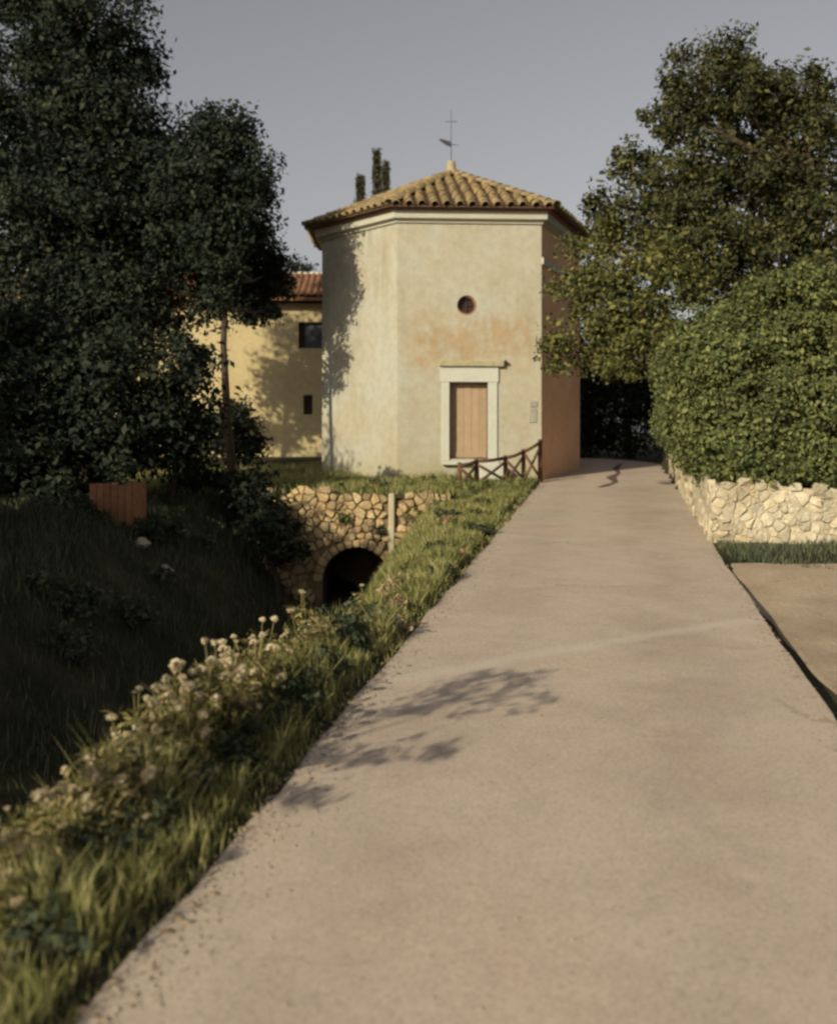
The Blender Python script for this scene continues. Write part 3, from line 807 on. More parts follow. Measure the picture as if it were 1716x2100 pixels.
fs += [(i+1, i, N+i, N+i+1) for i in range(nx-1)]
link('deck', mesh('deck', vs, fs, True), culvert, M['ground'])
M['render'] = plain('pale_render', (0.36, 0.32, 0.20), (0.46, 0.42, 0.29), 3)
MB().box(PX-0.06, PX+0.06, YC-0.13, YC-0.002, -0.45, 0.78).build('pier', M['render'], culvert, False, 0.03)

# ------------------------------------------------------------------ pale stone wall on the right
swall = empty('stone_wall', (3.95, 14.72, 0.45))
tag(swall, 'pale dry rubble retaining wall under the clipped hedge, right of the lane', 'stone wall')
rs = random.Random(21)
CW = Vector((3.98, 14.72, 0))
d1w = Vector((1, -0.06, 0)).normalized(); d2w = Vector((0.19, 1, 0)).normalized()
def wall_run(o_, d_, nrm, L, zb, zt, cell):
    out = [(0, zb(0)-0.25), (L, zb(L)-0.25)] + [(a, zt(a)-0.06) for a in np.linspace(L, 0, 12)]
    link('masonry', wall_holes([out], o_, d_, Z, nrm, 0.28), swall, M['pale_mortar'])
    b0, b1 = min(zb(0), zb(L))-0.2, max(zt(0), zt(L))+0.1
    k_ = lambda p: zb(p[0])-0.12 < p[1] < zt(p[0])-0.02
    for poly in stones((-0.02, L, b0, b1), cell, k_, rs, 0.58, 0.006):
        ca_ = sum(q[0] for q in poly)/len(poly); poly = clip_poly(poly, (ca_, zt(ca_)+0.03), (0, 1))
        if len(poly) < 3: continue
        link('stone', stone_mesh(poly, o_, d_, Z, nrm, rs, 0.028, 0.05), swall, M['pale_stone'])
wall_run(CW, d1w, Vector((d1w.y, -d1w.x, 0)), 4.2, lambda a: 0.40, lambda a: 1.26+0.04*math.sin(a*3), 0.175)
wall_run(CW + d2w*0.03, d2w, Vector((-d2w.y, d2w.x, 0)), 13.0, lambda a: 0.45+SLOPE*a, lambda a: 1.26+SLOPE*0.7*a+0.04*math.sin(a*2), 0.42)

# ------------------------------------------------------------------ foliage
def leaf_cloud(clusters, per, spread, size, r, up=0.5, aspect=0.55):
    """clusters: (N,7) x y z and outward normal and scale; leaves as bent rhombi"""
    N = len(clusters); n = N*per
    c = np.repeat(clusters[:, :3], per, 0); nr = np.repeat(clusters[:, 3:6], per, 0); sc = np.repeat(clusters[:, 6], per)
    p = c + np.clip(r.normal(size=(n, 3)), -1.7, 1.7) * (spread*sc)[:, None] * np.array([1, 1, 0.8])
    nm = nr*0.7 + r.normal(size=(n, 3))*0.75; nm[:, 2] += up
    nm /= np.linalg.norm(nm, axis=1)[:, None]
    t = r.normal(size=(n, 3)); t -= nm*(t*nm).sum(1)[:, None]; t /= np.linalg.norm(t, axis=1)[:, None]
    b = np.cross(nm, t); s = size*r.choice([0.55, 0.75, 0.95, 1.15, 1.5], n)*r.uniform(0.85, 1.15, n)
    v = np.empty((n, 4, 3), np.float32)
    v[:, 0] = p - t*(s*0.5)[:, None]
    v[:, 1] = p + b*(s*aspect*0.5)[:, None] + nm*(s*0.10)[:, None]
    v[:, 2] = p + t*(s*0.5)[:, None]
    v[:, 3] = p - b*(s*aspect*0.5)[:, None] + nm*(s*0.10)[:, None]
    return v.reshape(-1, 3), n

def blob_clusters(blobs, density, r, inner=0.45):
    """clusters near the surfaces of ellipsoid lobes, roughened"""
    out = []
    for (x, y, z, rx, ry, rz) in blobs:
        area = 4*math.pi*((rx*ry)**1.6/3 + (rx*rz)**1.6/3 + (ry*rz)**1.6/3)**(1/1.6)
        n = max(6, int(area*density))
        d = r.normal(size=(n, 3)); d /= np.linalg.norm(d, axis=1)[:, None]
        ph = r.uniform(0, 6.28, 3)
        lump = 1 + 0.16*np.sin(d[:, 0]*5+ph[0])*np.sin(d[:, 1]*5+ph[1]) + 0.12*np.sin(d[:, 2]*8+ph[2]+d[:, 0]*4)
        rad = (inner + (1-inner)*r.uniform(0, 1, n)**0.5) * lump
        p = d*rad[:, None]*np.array([rx, ry, rz]) + np.array([x, y, z])
        out.append(np.concatenate((p, d, r.uniform(0.6, 1.4, n)[:, None]), 1))
    return np.concatenate(out)

def leaves(name, v, n, mat, parent):
    me = mesh_np(name, v, np.arange(n*4), np.full(n, 4))
    return link(name, me, parent, mat)

def tree(name, base, blobs, label, cat, mat, density=2.6, per=46, spread=0.2, size=0.12, seed=0, trunk_r=0.16, trunk_top=None, inner=0.45, group=None, limbs=True, lean=(0, 0), wisps=0):
    r = np.random.default_rng(seed); random.seed(seed)
    root = empty(name, base); tag(root, label, cat, group)
    B = Vector(base)
    cz = trunk_top if trunk_top else max(b[2] for b in blobs)
    top = Vector((B.x+lean[0], B.y+lean[1], cz))
    pts = [B - Z*0.2] + [B.lerp(top, t) + Vector((math.sin(t*5+seed)*0.10, math.cos(t*4+seed)*0.10, 0)) for t in (0.05, 0.25, 0.5, 0.75, 1.0)]
    MB().tube(pts, [trunk_r*k for k in (1.5, 1.15, 1.0, 0.8, 0.55, 0.2)], 9, 0.06).build('trunk', M['bark'], root, True)
    if limbs:
        for (x, y, z, rx, ry, rz) in blobs:
            f = min(0.85, max(0.2, (z - rz*0.8 - B.z)/(cz - B.z)))
            s = B.lerp(top, f); e = Vector((x, y, z + rz*0.45)); m = s.lerp(e, 0.5) + Vector((0, 0, -0.12))
            if (e-s).length < 0.4: continue
            MB().tube([s, m, e], [trunk_r*0.5, trunk_r*0.33, trunk_r*0.1], 6, 0.05).build('limb', M['bark'], root, True)
    cl = blob_clusters(blobs, density, r, inner)
    if wisps:      # loose sprays past the outline
        k = r.integers(0, len(cl), wisps); w = cl[k].copy(); w[:, :3] += w[:, 3:6]*r.uniform(0.05, 0.2, wisps)[:, None]; w[:, 6] *= 0.6
        v2, n2 = leaf_cloud(w, max(8, per//3), spread, size, r)
    v, n = leaf_cloud(cl, per, spread, size, r)
    if wisps: v = np.concatenate((v, v2)); n += n2
    leaves('crown', v, n, mat, root)
    return root

def bl(u, v, y, ru, rv=None, ry=None):
    """lobe whose outline sits round photo point (u, v) at depth y; radii in photo pixels"""
    p = at(u, v, y); rx = ru*y/F; rz = (rv or ru)*y/F
    return (p.x, p.y, p.z, rx, ry or (rx+rz)/2, rz)

LG = 'dark trees on the left bank'
# tall tree at the left edge
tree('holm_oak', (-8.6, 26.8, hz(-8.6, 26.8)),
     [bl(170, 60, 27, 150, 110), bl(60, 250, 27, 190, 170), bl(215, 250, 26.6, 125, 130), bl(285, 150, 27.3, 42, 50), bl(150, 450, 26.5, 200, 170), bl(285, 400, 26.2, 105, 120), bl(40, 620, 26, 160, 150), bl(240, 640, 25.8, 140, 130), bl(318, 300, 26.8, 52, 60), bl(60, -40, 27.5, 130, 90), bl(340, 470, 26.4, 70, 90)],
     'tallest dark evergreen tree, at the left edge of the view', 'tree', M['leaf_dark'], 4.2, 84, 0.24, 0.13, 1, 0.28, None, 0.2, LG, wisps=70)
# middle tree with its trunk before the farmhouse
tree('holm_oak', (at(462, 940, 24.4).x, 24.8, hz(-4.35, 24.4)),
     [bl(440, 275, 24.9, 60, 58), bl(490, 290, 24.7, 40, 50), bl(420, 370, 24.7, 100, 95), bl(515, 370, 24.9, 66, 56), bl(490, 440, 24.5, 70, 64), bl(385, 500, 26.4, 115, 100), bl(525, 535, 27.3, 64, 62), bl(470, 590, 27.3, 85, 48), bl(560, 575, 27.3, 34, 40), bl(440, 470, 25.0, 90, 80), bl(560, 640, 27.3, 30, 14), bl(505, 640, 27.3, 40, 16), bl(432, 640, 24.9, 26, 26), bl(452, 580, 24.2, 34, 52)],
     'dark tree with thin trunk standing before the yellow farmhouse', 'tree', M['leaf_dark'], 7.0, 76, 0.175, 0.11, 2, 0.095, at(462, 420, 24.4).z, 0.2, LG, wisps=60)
# understorey on the left bank
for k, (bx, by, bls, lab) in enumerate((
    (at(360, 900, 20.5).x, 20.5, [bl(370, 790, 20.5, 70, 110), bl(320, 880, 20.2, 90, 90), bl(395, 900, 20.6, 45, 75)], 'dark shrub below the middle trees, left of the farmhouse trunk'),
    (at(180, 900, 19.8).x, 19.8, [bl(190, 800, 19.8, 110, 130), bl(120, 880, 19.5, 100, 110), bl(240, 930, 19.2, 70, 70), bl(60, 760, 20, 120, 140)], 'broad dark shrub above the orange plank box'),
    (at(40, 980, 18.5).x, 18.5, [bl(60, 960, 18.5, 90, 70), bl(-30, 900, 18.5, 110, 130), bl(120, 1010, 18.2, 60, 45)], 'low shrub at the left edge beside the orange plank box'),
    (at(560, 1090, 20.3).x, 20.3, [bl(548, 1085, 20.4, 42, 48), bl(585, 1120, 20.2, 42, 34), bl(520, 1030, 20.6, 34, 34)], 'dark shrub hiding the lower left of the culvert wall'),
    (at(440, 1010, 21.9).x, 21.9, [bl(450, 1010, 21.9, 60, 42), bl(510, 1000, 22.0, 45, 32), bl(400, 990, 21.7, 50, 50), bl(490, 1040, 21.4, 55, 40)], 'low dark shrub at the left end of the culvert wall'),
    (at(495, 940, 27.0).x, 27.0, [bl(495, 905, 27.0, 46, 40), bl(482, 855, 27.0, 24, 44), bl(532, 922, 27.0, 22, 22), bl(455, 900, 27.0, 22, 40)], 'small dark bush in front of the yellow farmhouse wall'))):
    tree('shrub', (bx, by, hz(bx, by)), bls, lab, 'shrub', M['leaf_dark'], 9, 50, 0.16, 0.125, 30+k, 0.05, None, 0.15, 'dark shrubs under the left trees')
# trees that close the left side beyond the frame and beside the house
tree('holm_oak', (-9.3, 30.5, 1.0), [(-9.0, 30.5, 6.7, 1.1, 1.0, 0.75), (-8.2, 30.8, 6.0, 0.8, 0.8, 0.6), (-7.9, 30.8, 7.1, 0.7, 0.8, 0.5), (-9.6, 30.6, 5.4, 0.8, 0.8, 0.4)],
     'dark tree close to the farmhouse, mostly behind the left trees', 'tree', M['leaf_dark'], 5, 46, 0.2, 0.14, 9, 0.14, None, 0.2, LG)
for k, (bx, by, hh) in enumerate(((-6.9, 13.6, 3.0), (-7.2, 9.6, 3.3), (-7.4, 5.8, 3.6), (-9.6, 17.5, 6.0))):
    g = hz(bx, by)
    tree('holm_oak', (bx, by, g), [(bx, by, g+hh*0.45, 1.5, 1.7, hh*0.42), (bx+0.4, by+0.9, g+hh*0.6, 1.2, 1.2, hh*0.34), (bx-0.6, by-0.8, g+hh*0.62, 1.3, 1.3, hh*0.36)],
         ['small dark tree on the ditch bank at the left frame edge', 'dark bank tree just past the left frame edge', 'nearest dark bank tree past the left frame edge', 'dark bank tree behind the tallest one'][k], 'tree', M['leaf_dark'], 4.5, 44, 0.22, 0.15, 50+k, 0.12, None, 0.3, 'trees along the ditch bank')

# right-hand trees over the hedge; sunlit lower branches get a paler leaf colour
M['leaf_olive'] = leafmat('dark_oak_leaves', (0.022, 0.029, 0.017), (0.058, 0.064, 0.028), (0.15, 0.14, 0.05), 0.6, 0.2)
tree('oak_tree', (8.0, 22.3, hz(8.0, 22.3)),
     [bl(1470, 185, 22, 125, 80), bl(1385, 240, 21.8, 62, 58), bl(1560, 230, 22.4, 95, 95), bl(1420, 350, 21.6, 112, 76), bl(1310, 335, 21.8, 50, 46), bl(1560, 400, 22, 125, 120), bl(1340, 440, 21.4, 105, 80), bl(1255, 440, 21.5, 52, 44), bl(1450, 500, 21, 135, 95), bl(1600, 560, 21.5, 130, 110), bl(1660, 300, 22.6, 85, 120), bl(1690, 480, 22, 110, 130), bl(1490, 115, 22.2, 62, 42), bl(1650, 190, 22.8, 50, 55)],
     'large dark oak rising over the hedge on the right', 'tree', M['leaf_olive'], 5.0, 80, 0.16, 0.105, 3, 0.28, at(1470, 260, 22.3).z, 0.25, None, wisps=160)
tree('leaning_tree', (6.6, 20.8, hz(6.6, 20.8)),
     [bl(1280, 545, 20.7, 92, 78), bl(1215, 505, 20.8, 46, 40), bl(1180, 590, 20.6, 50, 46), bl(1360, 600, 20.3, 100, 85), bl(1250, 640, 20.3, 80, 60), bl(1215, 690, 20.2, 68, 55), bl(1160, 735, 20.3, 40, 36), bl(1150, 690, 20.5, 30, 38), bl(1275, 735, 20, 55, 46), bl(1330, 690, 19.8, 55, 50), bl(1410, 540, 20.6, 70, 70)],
     'yellow-green tree hanging over the lane beside the chapel, sunlight put into its leaf colour', 'tree', M['leaf_oak'], 5.4, 72, 0.145, 0.092, 4, 0.13, at(1330, 520, 20.6).z, 0.3, None, wisps=110)
tree('added_shade_tree', (-3.3, 2.4, hz(-3.3, 2.4)), [(-2.55, 2.8, 1.40, 0.45, 0.13, 0.05), (-2.35, 3.1, 1.55, 0.50, 0.14, 0.05), (-2.45, 2.7, 1.85, 0.50, 0.15, 0.06), (-2.2, 3.3, 1.95, 0.50, 0.12, 0.04), (-2.4, 3.0, 2.25, 0.50, 0.14, 0.06), (-2.15, 3.5, 2.15, 0.40, 0.10, 0.04), (-2.5, 2.4, 1.62, 0.45, 0.12, 0.05), (-2.6, 2.9, 2.6, 0.40, 0.14, 0.06), (-2.5, 3.8, 1.55, 0.35, 0.10, 0.04), (-2.75, 2.2, 1.30, 0.40, 0.12, 0.05)],
     'added unseen slender tree left of the viewer, shaped to streak the lane with shade', 'tree', M['leaf_oak'], 20, 18, 0.055, 0.06, 70, 0.022, 2.4, 0.1)  # added out of view; flat lobes shaped to cast streaks on the lane
# dark growth closing the lane behind the chapel
for k, (bx, by, bls, lab) in enumerate((
    (7.2, 36.6, [(7.0, 36.6, 2.8, 1.7, 1.2, 1.7), (6.2, 36.9, 4.2, 1.2, 1.0, 1.4), (8.0, 36.3, 4.4, 1.5, 1.2, 1.5), (5.4, 36.8, 2.4, 1.0, 0.9, 1.5)], 'dark thicket closing the lane beyond the chapel'),
    (10.5, 35.0, [(10.3, 35.0, 3.4, 1.8, 1.5, 2.3), (9.2, 34.6, 2.4, 1.2, 1.2, 1.6), (11.0, 35, 5.6, 1.6, 1.5, 1.6)], 'dark thicket behind the clipped hedge at the lane end'))):
    tree('thicket', (bx, by, hz(bx, by)), bls, lab, 'shrub', M['leaf_dark'], 6, 50, 0.22, 0.14, 60+k, 0.1, None, 0.3, 'dark growth beyond the chapel')
# small tree showing above the farmhouse roof
tree('background_tree', (at(605, 900, 52).x, 52, 1.2), [bl(606, 548, 52, 18, 16), bl(622, 560, 52, 13, 12), bl(590, 580, 52, 26, 30)], 'small dark treetop showing over the farmhouse roof', 'tree', M['leaf_dark'], 3, 40, 0.25, 0.18, 80, 0.14, None, 0.3)

# clipped hedge over the stone wall
def hedge():
    r = np.random.default_rng(5)
    root = empty('hedge', (6.3, 16.6, 1.15)); tag(root, 'tall clipped evergreen hedge bulging over the pale stone wall', 'hedge')
    n = 11000
    # rounded-box surface, roughened
    half = np.array([2.75, 2.75, 1.55]); cen = np.array([7.30, 17.4, 2.58])
    ar = np.array([half[1]*half[2], half[0]*half[2], half[0]*half[1]]); ax_ = r.choice(3, n, p=ar/ar.sum())
    c = r.uniform(-1, 1, (n, 3)); c[np.arange(n), ax_] = np.sign(r.uniform(-1, 1, n))
    pw = 6.5; q = c/((np.abs(c)**pw).sum(1)**(1/pw))[:, None]
    g_ = np.sign(q)*np.abs(q)**(pw-1)/half; d = g_/np.linalg.norm(g_, axis=1)[:, None]
    w_ = q*half
    lump = 0.10*np.sin(w_[:, 0]*2.1+w_[:, 2]*1.7) + 0.09*np.sin(w_[:, 1]*2.3+w_[:, 0]*1.3+1) + 0.08*np.sin(w_[:, 2]*4.1+w_[:, 0]*3.3) + 0.05*np.sin(w_[:, 2]*7+w_[:, 1]*6)
    p = w_ + cen + d*(lump - 0.28*r.uniform(0, 1, n)**2)[:, None]
    p[:, 0] += 0.178*(p[:, 1]-20.0)
    # rounded shoulder that sinks towards the lane, hem that lifts over the wall corner
    xs_ = p[:, 0]-0.178*(p[:, 1]-20.0); sh = np.clip((6.6 - xs_)/2.2, 0, 1); p[:, 2] -= 0.6*sh**2*np.clip((p[:, 2]-1.9)/1.9, 0, 1)
    hem = np.clip((5.7-xs_)/1.3, 0, 1); low = np.clip((2.0-p[:, 2])/0.9, 0, 1)
    p[:, 2] += hem*low*0.22
    nr = d
    hole = np.sin(w_[:, 0]*5.3+np.sin(w_[:, 2]*4.1)*1.5)*np.sin(w_[:, 1]*4.7+1)*np.sin(w_[:, 2]*6.1+w_[:, 0]*2.0)
    deep = hole > 0.42; p[deep] -= d[deep]*r.uniform(0.15, 0.45, deep.sum())[:, None]
    out = r.uniform(0, 1, n) < 0.03; p[out] += (d[out]*0.6+np.array([0, 0, 0.5]))*r.uniform(0.08, 0.22, out.sum())[:, None]
    fill = r.choice(n, 2500); p = np.concatenate((p, p[fill] - d[fill]*r.uniform(0.4, 0.8, 2500)[:, None])); nr = np.concatenate((nr, nr[fill])); n += 2500
    cl = np.concatenate((p, nr, r.uniform(0.5, 1.3, n)[:, None]), 1)
    v, k = leaf_cloud(cl, 34, 0.085, 0.066, r, 0.3, 0.6)
    leaves('foliage', v, k, M['leaf_hedge'], root)
    for k in range(7):
        x = 4.6 + k*0.65; y = 16.0 + (k % 3)*0.9
        MB().tube([(x, y, hz(x, y)-0.1), (x+0.05, y, 1.9), (x-0.1, y+0.1, 3.2)], [0.06, 0.05, 0.02], 7).build('stem', M['bark'], root, True)
hedge()

# cypresses far behind
def cypress(u, vt, y, w, seed, label):
    r = np.random.default_rng(seed)
    b = at(u, 893, y); top = at(u, vt, y).z; z0 = 1.5; H = top - z0
    root = empty('cypress', (b.x, y, z0)); tag(root, label, 'cypress', 'cypresses behind the chapel')
    MB().tube([(b.x, y, z0-0.3), (b.x, y, z0+H*0.5), (b.x, y, top-0.5)], [0.18, 0.12, 0.03], 8).build('trunk', M['bark'], root, True)
    n = 700; t = r.uniform(0, 1, n); R_ = w*y/F*0.5
    rad = R_*np.clip(np.minimum(1, (1-t)*2.6)**1.15 * (0.85+0.15*np.sin(t*9+seed)), 0.03, 1); a = r.uniform(0, 6.28, n)
    rr = rad*r.uniform(0.4, 1, n)**0.5
    p = np.stack((b.x+rr*np.cos(a), y+rr*np.sin(a), z0+0.4+t*(H-0.4)), 1)
    d = np.stack((np.cos(a), np.sin(a), np.full(n, 0.3)), 1)
    v, k = leaf_cloud(np.concatenate((p, d, r.uniform(.6, 1.2, n)[:, None]), 1), 30, 0.12, 0.15, r, 0.6, 0.4)
    leaves('crown', v, k, M['leaf_cypress'], root)
cypress(739, 362, 58, 64, 1, 'shortest cypress, left of the three beside the chapel roof')
cypress(773, 310, 60, 42, 2, 'tallest cypress, middle of the three beside the chapel roof')
cypress(791, 334, 62, 26, 3, 'slim cypress nearest the chapel roof')

# ------------------------------------------------------------------ grass
def blades(name, x, y, h, w, mat, r, lean=0.35, zoff=None, kind='stuff', parent=None):
    n = len(x); z = height(x, y) if zoff is None else zoff
    a = r.uniform(0, 6.28, n); ln = h*r.uniform(0, lean, n); la = r.uniform(0, 6.28, n)
    dx, dy = np.cos(a)*w*0.5, np.sin(a)*w*0.5; lx, ly = np.cos(la)*ln, np.sin(la)*ln
    v = np.empty((n, 5, 3), np.float32)
    v[:, 0] = np.stack((x-dx, y-dy, z-0.02), 1); v[:, 1] = np.stack((x+dx, y+dy, z-0.02), 1)
    v[:, 2] = np.stack((x+dx*0.7+lx*0.35, y+dy*0.7+ly*0.35, z+h*0.55), 1); v[:, 3] = np.stack((x-dx*0.7+lx*0.35, y-dy*0.7+ly*0.35, z+h*0.55), 1)
    v[:, 4] = np.stack((x+lx, y+ly, z+h), 1)
    b = np.arange(n)*5
    f = np.stack((b, b+1, b+2, b+3, b+3, b+2, b+4), 1).ravel()
    lt = np.tile([4, 3], n)
    o = link(name, mesh_np(name, v.reshape(-1, 3), f, lt), parent, mat); tag(o, kind=kind); return o

def verge_grass():
    r = np.random.default_rng(12)
    n = 110000
    y = 2.6 + (23.0-2.6)*r.uniform(0, 1, n)**1.2
    wv = 1.0 + 1.15*sstep(11.0, 20.0, y)
    dv = r.uniform(0.01, 1.25, n); d = dv*wv; x = xl(y) - d
    clump = 0.5 + 0.5*wob(x, y, 3.0, 5)
    keep = r.uniform(0, 1, n) < (0.4 + 0.6*clump) * np.where(dv < 0.10, 0.35, 1)
    x, y, d, dv, clump = x[keep], y[keep], d[keep], dv[keep], clump[keep]
    near = np.clip((9.5-y)/3, 0, 1)
    tuft = np.clip(wob(x, y, 2.3, 9)*wob(x, y, 5.1, 4)*2.2, 0, 1)
    h = (0.05 + 0.09*clump + 0.16*tuft*np.clip((15-y)/6+0.45, 0.3, 1) + near*0.16*np.clip((dv-0.25)/0.4, 0, 1))*r.uniform(0.5, 1.3, len(x)) * np.where(dv < 0.10, 0.5, 1)
    o = blades('verge_grass', x, y, h, 0.007+0.006*np.clip(y/10, 0, 2), M['grass'], r, 0.7)
    tag(o, 'sunlit rough grass along the left edge of the lane', 'grass')
verge_grass()

def area_grass(name, label, n, xr_, yr_, hgt, w, mat, seed, cond=None, dens_s=1.2):
    r = np.random.default_rng(seed)
    x = r.uniform(*xr_, n); y = r.uniform(*yr_, n)
    c = 0.5+0.5*wob(x, y, dens_s, seed)
    k = r.uniform(0, 1, n) < 0.35+0.65*c
    if cond is not None: k &= cond(x, y)
    x, y, c = x[k], y[k], c[k]
    o = blades(name, x, y, hgt*(0.4+0.9*c)*r.uniform(0.4, 1.4, len(x)), w, mat, r, 0.7); tag(o, label, 'grass')
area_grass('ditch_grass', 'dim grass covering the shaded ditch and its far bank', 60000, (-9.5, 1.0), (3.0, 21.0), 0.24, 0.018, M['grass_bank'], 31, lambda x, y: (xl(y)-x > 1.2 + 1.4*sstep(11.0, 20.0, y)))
def plat(x, y):
    inc = np.zeros(len(x), bool)
    px = np.array([p.x for p in offset_ring(0.05)]); py = np.array([p.y for p in offset_ring(0.05)]); j = 7
    for i in range(8):
        c = ((py[i] > y) != (py[j] > y)) & (x < (px[j]-px[i])*(y-py[i])/(py[j]-py[i]+1e-9)+px[i]); inc ^= c; j = i
    slot = (x > -2.0) & (x < -0.35) & (y < 24.4)
    return (xl(y)-x > 0.1) & ~inc & ~slot
area_grass('chapel_grass', 'short sunlit grass round the foot of the chapel', 42000, (-8.5, 3.0), (21.2, 31), 0.16, 0.02, M['grass'], 32, plat)
r = np.random.default_rng(77); n = 5000
x = r.uniform(-2.05, -0.3, n); y = r.uniform(YC+0.2, YC+3.4, n)
o = blades('deck_grass', x, y, 0.16*r.uniform(0.4, 1.4, n), 0.02, M['grass'], r, zoff=platform(y)); tag(o, 'short grass on top of the culvert', 'grass')
area_grass('wall_grass', 'dull grass strip at the foot of the pale stone wall', 16000, (3.9, 9.5), (12.5, 14.75), 0.10, 0.012, M['grass_bank'], 33, lambda x, y: (y > 13.05 + 0.25*wob(x, y, 1.3, 4)) & (x > xr(y)+0.08))

# darker leafy weeds on the head wall crest and the lane-side bank
for k, (u, v, y, ru, rv) in enumerate(((835, 998, 22.6, 22, 16), (880, 1003, 22.4, 26, 18), (930, 1008, 22.0, 28, 20), (985, 1012, 21.6, 30, 22), (1040, 1008, 22.2, 28, 20), (1078, 1000, 23.4, 18, 14), (960, 1045, 20.3, 34, 26), (900, 1052, 20.2, 24, 20))):
    p = at(u, v, y); g = hz(p.x, y)
    s = y/F
    tree('weed_clump', (p.x, y, g), [(p.x, y, g+rv*s*0.8, ru*s, ru*s*0.8, rv*s)], ('first', 'second', 'third', 'fourth', 'fifth', 'sixth', 'lower right', 'lower left')[k] + (' leafy weed clump from the culvert pier along the bank crest' if k < 6 else ' weed clump on the bank below the crest'), 'weeds', M['leaf_hedge'], 18, 26, 0.05, 0.05, 90+k, 0.012, None, 0.2, 'weed clumps between culvert and lane', limbs=False)

# ------------------------------------------------------------------ wildflowers on the verge
def flower_proto(seed, heads, hmin, hmax):
    r = np.random.default_rng(seed); rr = random.Random(seed)
    mb = MB(); hp = []
    for k in range(heads):
        a = rr.uniform(0, 6.28); sp = rr.uniform(0.03, 0.20); h = rr.uniform(hmin, hmax)
        e = Vector((math.cos(a)*sp, math.sin(a)*sp, h)); m = e*0.5 + Vector((rr.uniform(-.02, .02), rr.uniform(-.02, .02), 0.04))
        mb.tube([(0, 0, -0.05), m, e], [0.006, 0.005, 0.0035], 5); hp.append(e)
    stem = mesh('stem', mb.v, mb.f); stem.materials.append(M['stem'])
    n = 280; t = r.uniform(0.05, 0.85, n)**0.8; a = r.uniform(0, 6.28, n); rad = 0.03+0.13*r.uniform(0, 1, n)
    c = np.stack((np.cos(a)*rad, np.sin(a)*rad, t*hmax*0.9), 1)
    cl = np.concatenate((c, np.stack((np.cos(a), np.sin(a), np.ones(n)*0.4), 1), np.ones((n, 1))), 1)
    v, k = leaf_cloud(cl, 1, 0.01, 0.055, r, 0.5, 0.22)
    lf = mesh_np('leaves', v, np.arange(k*4), np.full(k, 4)); lf.materials.append(M['stem'])
    d = r.normal(size=(70, 3)); d /= np.linalg.norm(d, axis=1)[:, None]
    cl = np.concatenate((d*0.021*r.uniform(0.6, 1.0, (70, 1))*np.array([1, 1, 0.8]), d, np.ones((70, 1))), 1)
    v, k = leaf_cloud(cl, 1, 0.003, 0.020, r, 0.1, 0.75)
    hd = mesh_np('flower_head', v, np.arange(k*4), np.full(k, 4)); hd.materials.append(M['flower'])
    return stem, lf, hd, hp
protos = [flower_proto(1, 5, 0.24, 0.50), flower_proto(2, 7, 0.16, 0.46), flower_proto(3, 3, 0.40, 0.66), flower_proto(4, 9, 0.12, 0.38)]
def flower(x, y, kind, sc, rz, label):
    stem, lf, hd, hp = protos[kind]
    root = empty('wildflower', (x, y, hz(x, y)), rz); root.scale = (sc, sc, sc)
    tag(root, label, 'wildflower', 'cream wildflowers along the verge crest')
    for nm, me in (('stem', stem), ('leaves', lf)):
        o = bpy.data.objects.new(nm, me); COL.objects.link(o); o.parent = root
    for e in hp:
        o = bpy.data.objects.new('flower_head', hd); COL.objects.link(o); o.parent = root; o.location = e
        s = random.choice([0.55, 0.8, 1.0, 1.25]); o.scale = (s*random.uniform(0.8, 1.2), s, s*random.uniform(0.6, 1.1))
random.seed(99)
spots = []
for k in range(86):
    y = random.choice([random.gauss(6.4, 0.8), random.gauss(5.4, 0.8), random.uniform(4.0, 9.0)])
    y = max(3.3, y); d = random.uniform(0.42, 1.0)
    spots.append((xl(y)-d, y, d))
for (x, y, d) in spots:
    kd = random.choice([0, 1, 1, 3, 3, 2]); sc = random.uniform(0.8, 1.15) * (1 if y < 8 else 0.7)
    flower(x, y, kd, sc, random.uniform(0, 6.28),
        ('loose', 'dense', 'tall', 'low bushy')[kd] + ' cream wildflower ' +
        ('at the near end of the stand' if y < 4.9 else 'in the near half of the stand' if y < 5.7 else 'amid the flower stand' if y < 7.3 else 'at the far end of the stand')
        + (', on the lane side' if d < 0.62 else ', on the ditch side' if d > 0.82 else ', on the crest'))

# grit along the lane edges and dry leaves blown over it
def scatter(name, label, cat, n, seed, posf, size, mat, flat):
    r = np.random.default_rng(seed); x, y, z = posf(r, n)
    s_ = size*r.choice([0.4, 0.6, 0.8, 1.0, 1.6], n)
    o8 = np.array([[1, 0, 0], [0, 1, 0], [-1, 0, 0], [0, -1, 0], [0, 0, 1], [0, 0, -0.4]], float)
    a = r.uniform(0, 6.28, n); ca, sa = np.cos(a), np.sin(a)
    v = np.tile(o8, (n, 1, 1)) * r.uniform(0.6, 1.2, (n, 6, 1)); v[:, :, 2] *= flat; v[:, :, 0] *= 1.3
    v = np.stack((v[:, :, 0]*ca[:, None]-v[:, :, 1]*sa[:, None], v[:, :, 0]*sa[:, None]+v[:, :, 1]*ca[:, None], v[:, :, 2]), -1)*s_[:, None, None]
    v += np.stack((x, y, z), 1)[:, None, :]
    f = np.array([[0, 1, 4], [1, 2, 4], [2, 3, 4], [3, 0, 4], [1, 0, 5], [2, 1, 5], [3, 2, 5], [0, 3, 5]])
    F_ = (f[None] + (np.arange(n)*6)[:, None, None]).reshape(-1)
    o = link(name, mesh_np(name, v.reshape(-1, 3), F_, np.full(n*8, 3)), None, mat); tag(o, label, cat, kind='stuff')
def road_z(x, y):
    t = (x-xl(y))/2.96; return SLOPE*y + 0.012*(1-(2*t-1)**2)
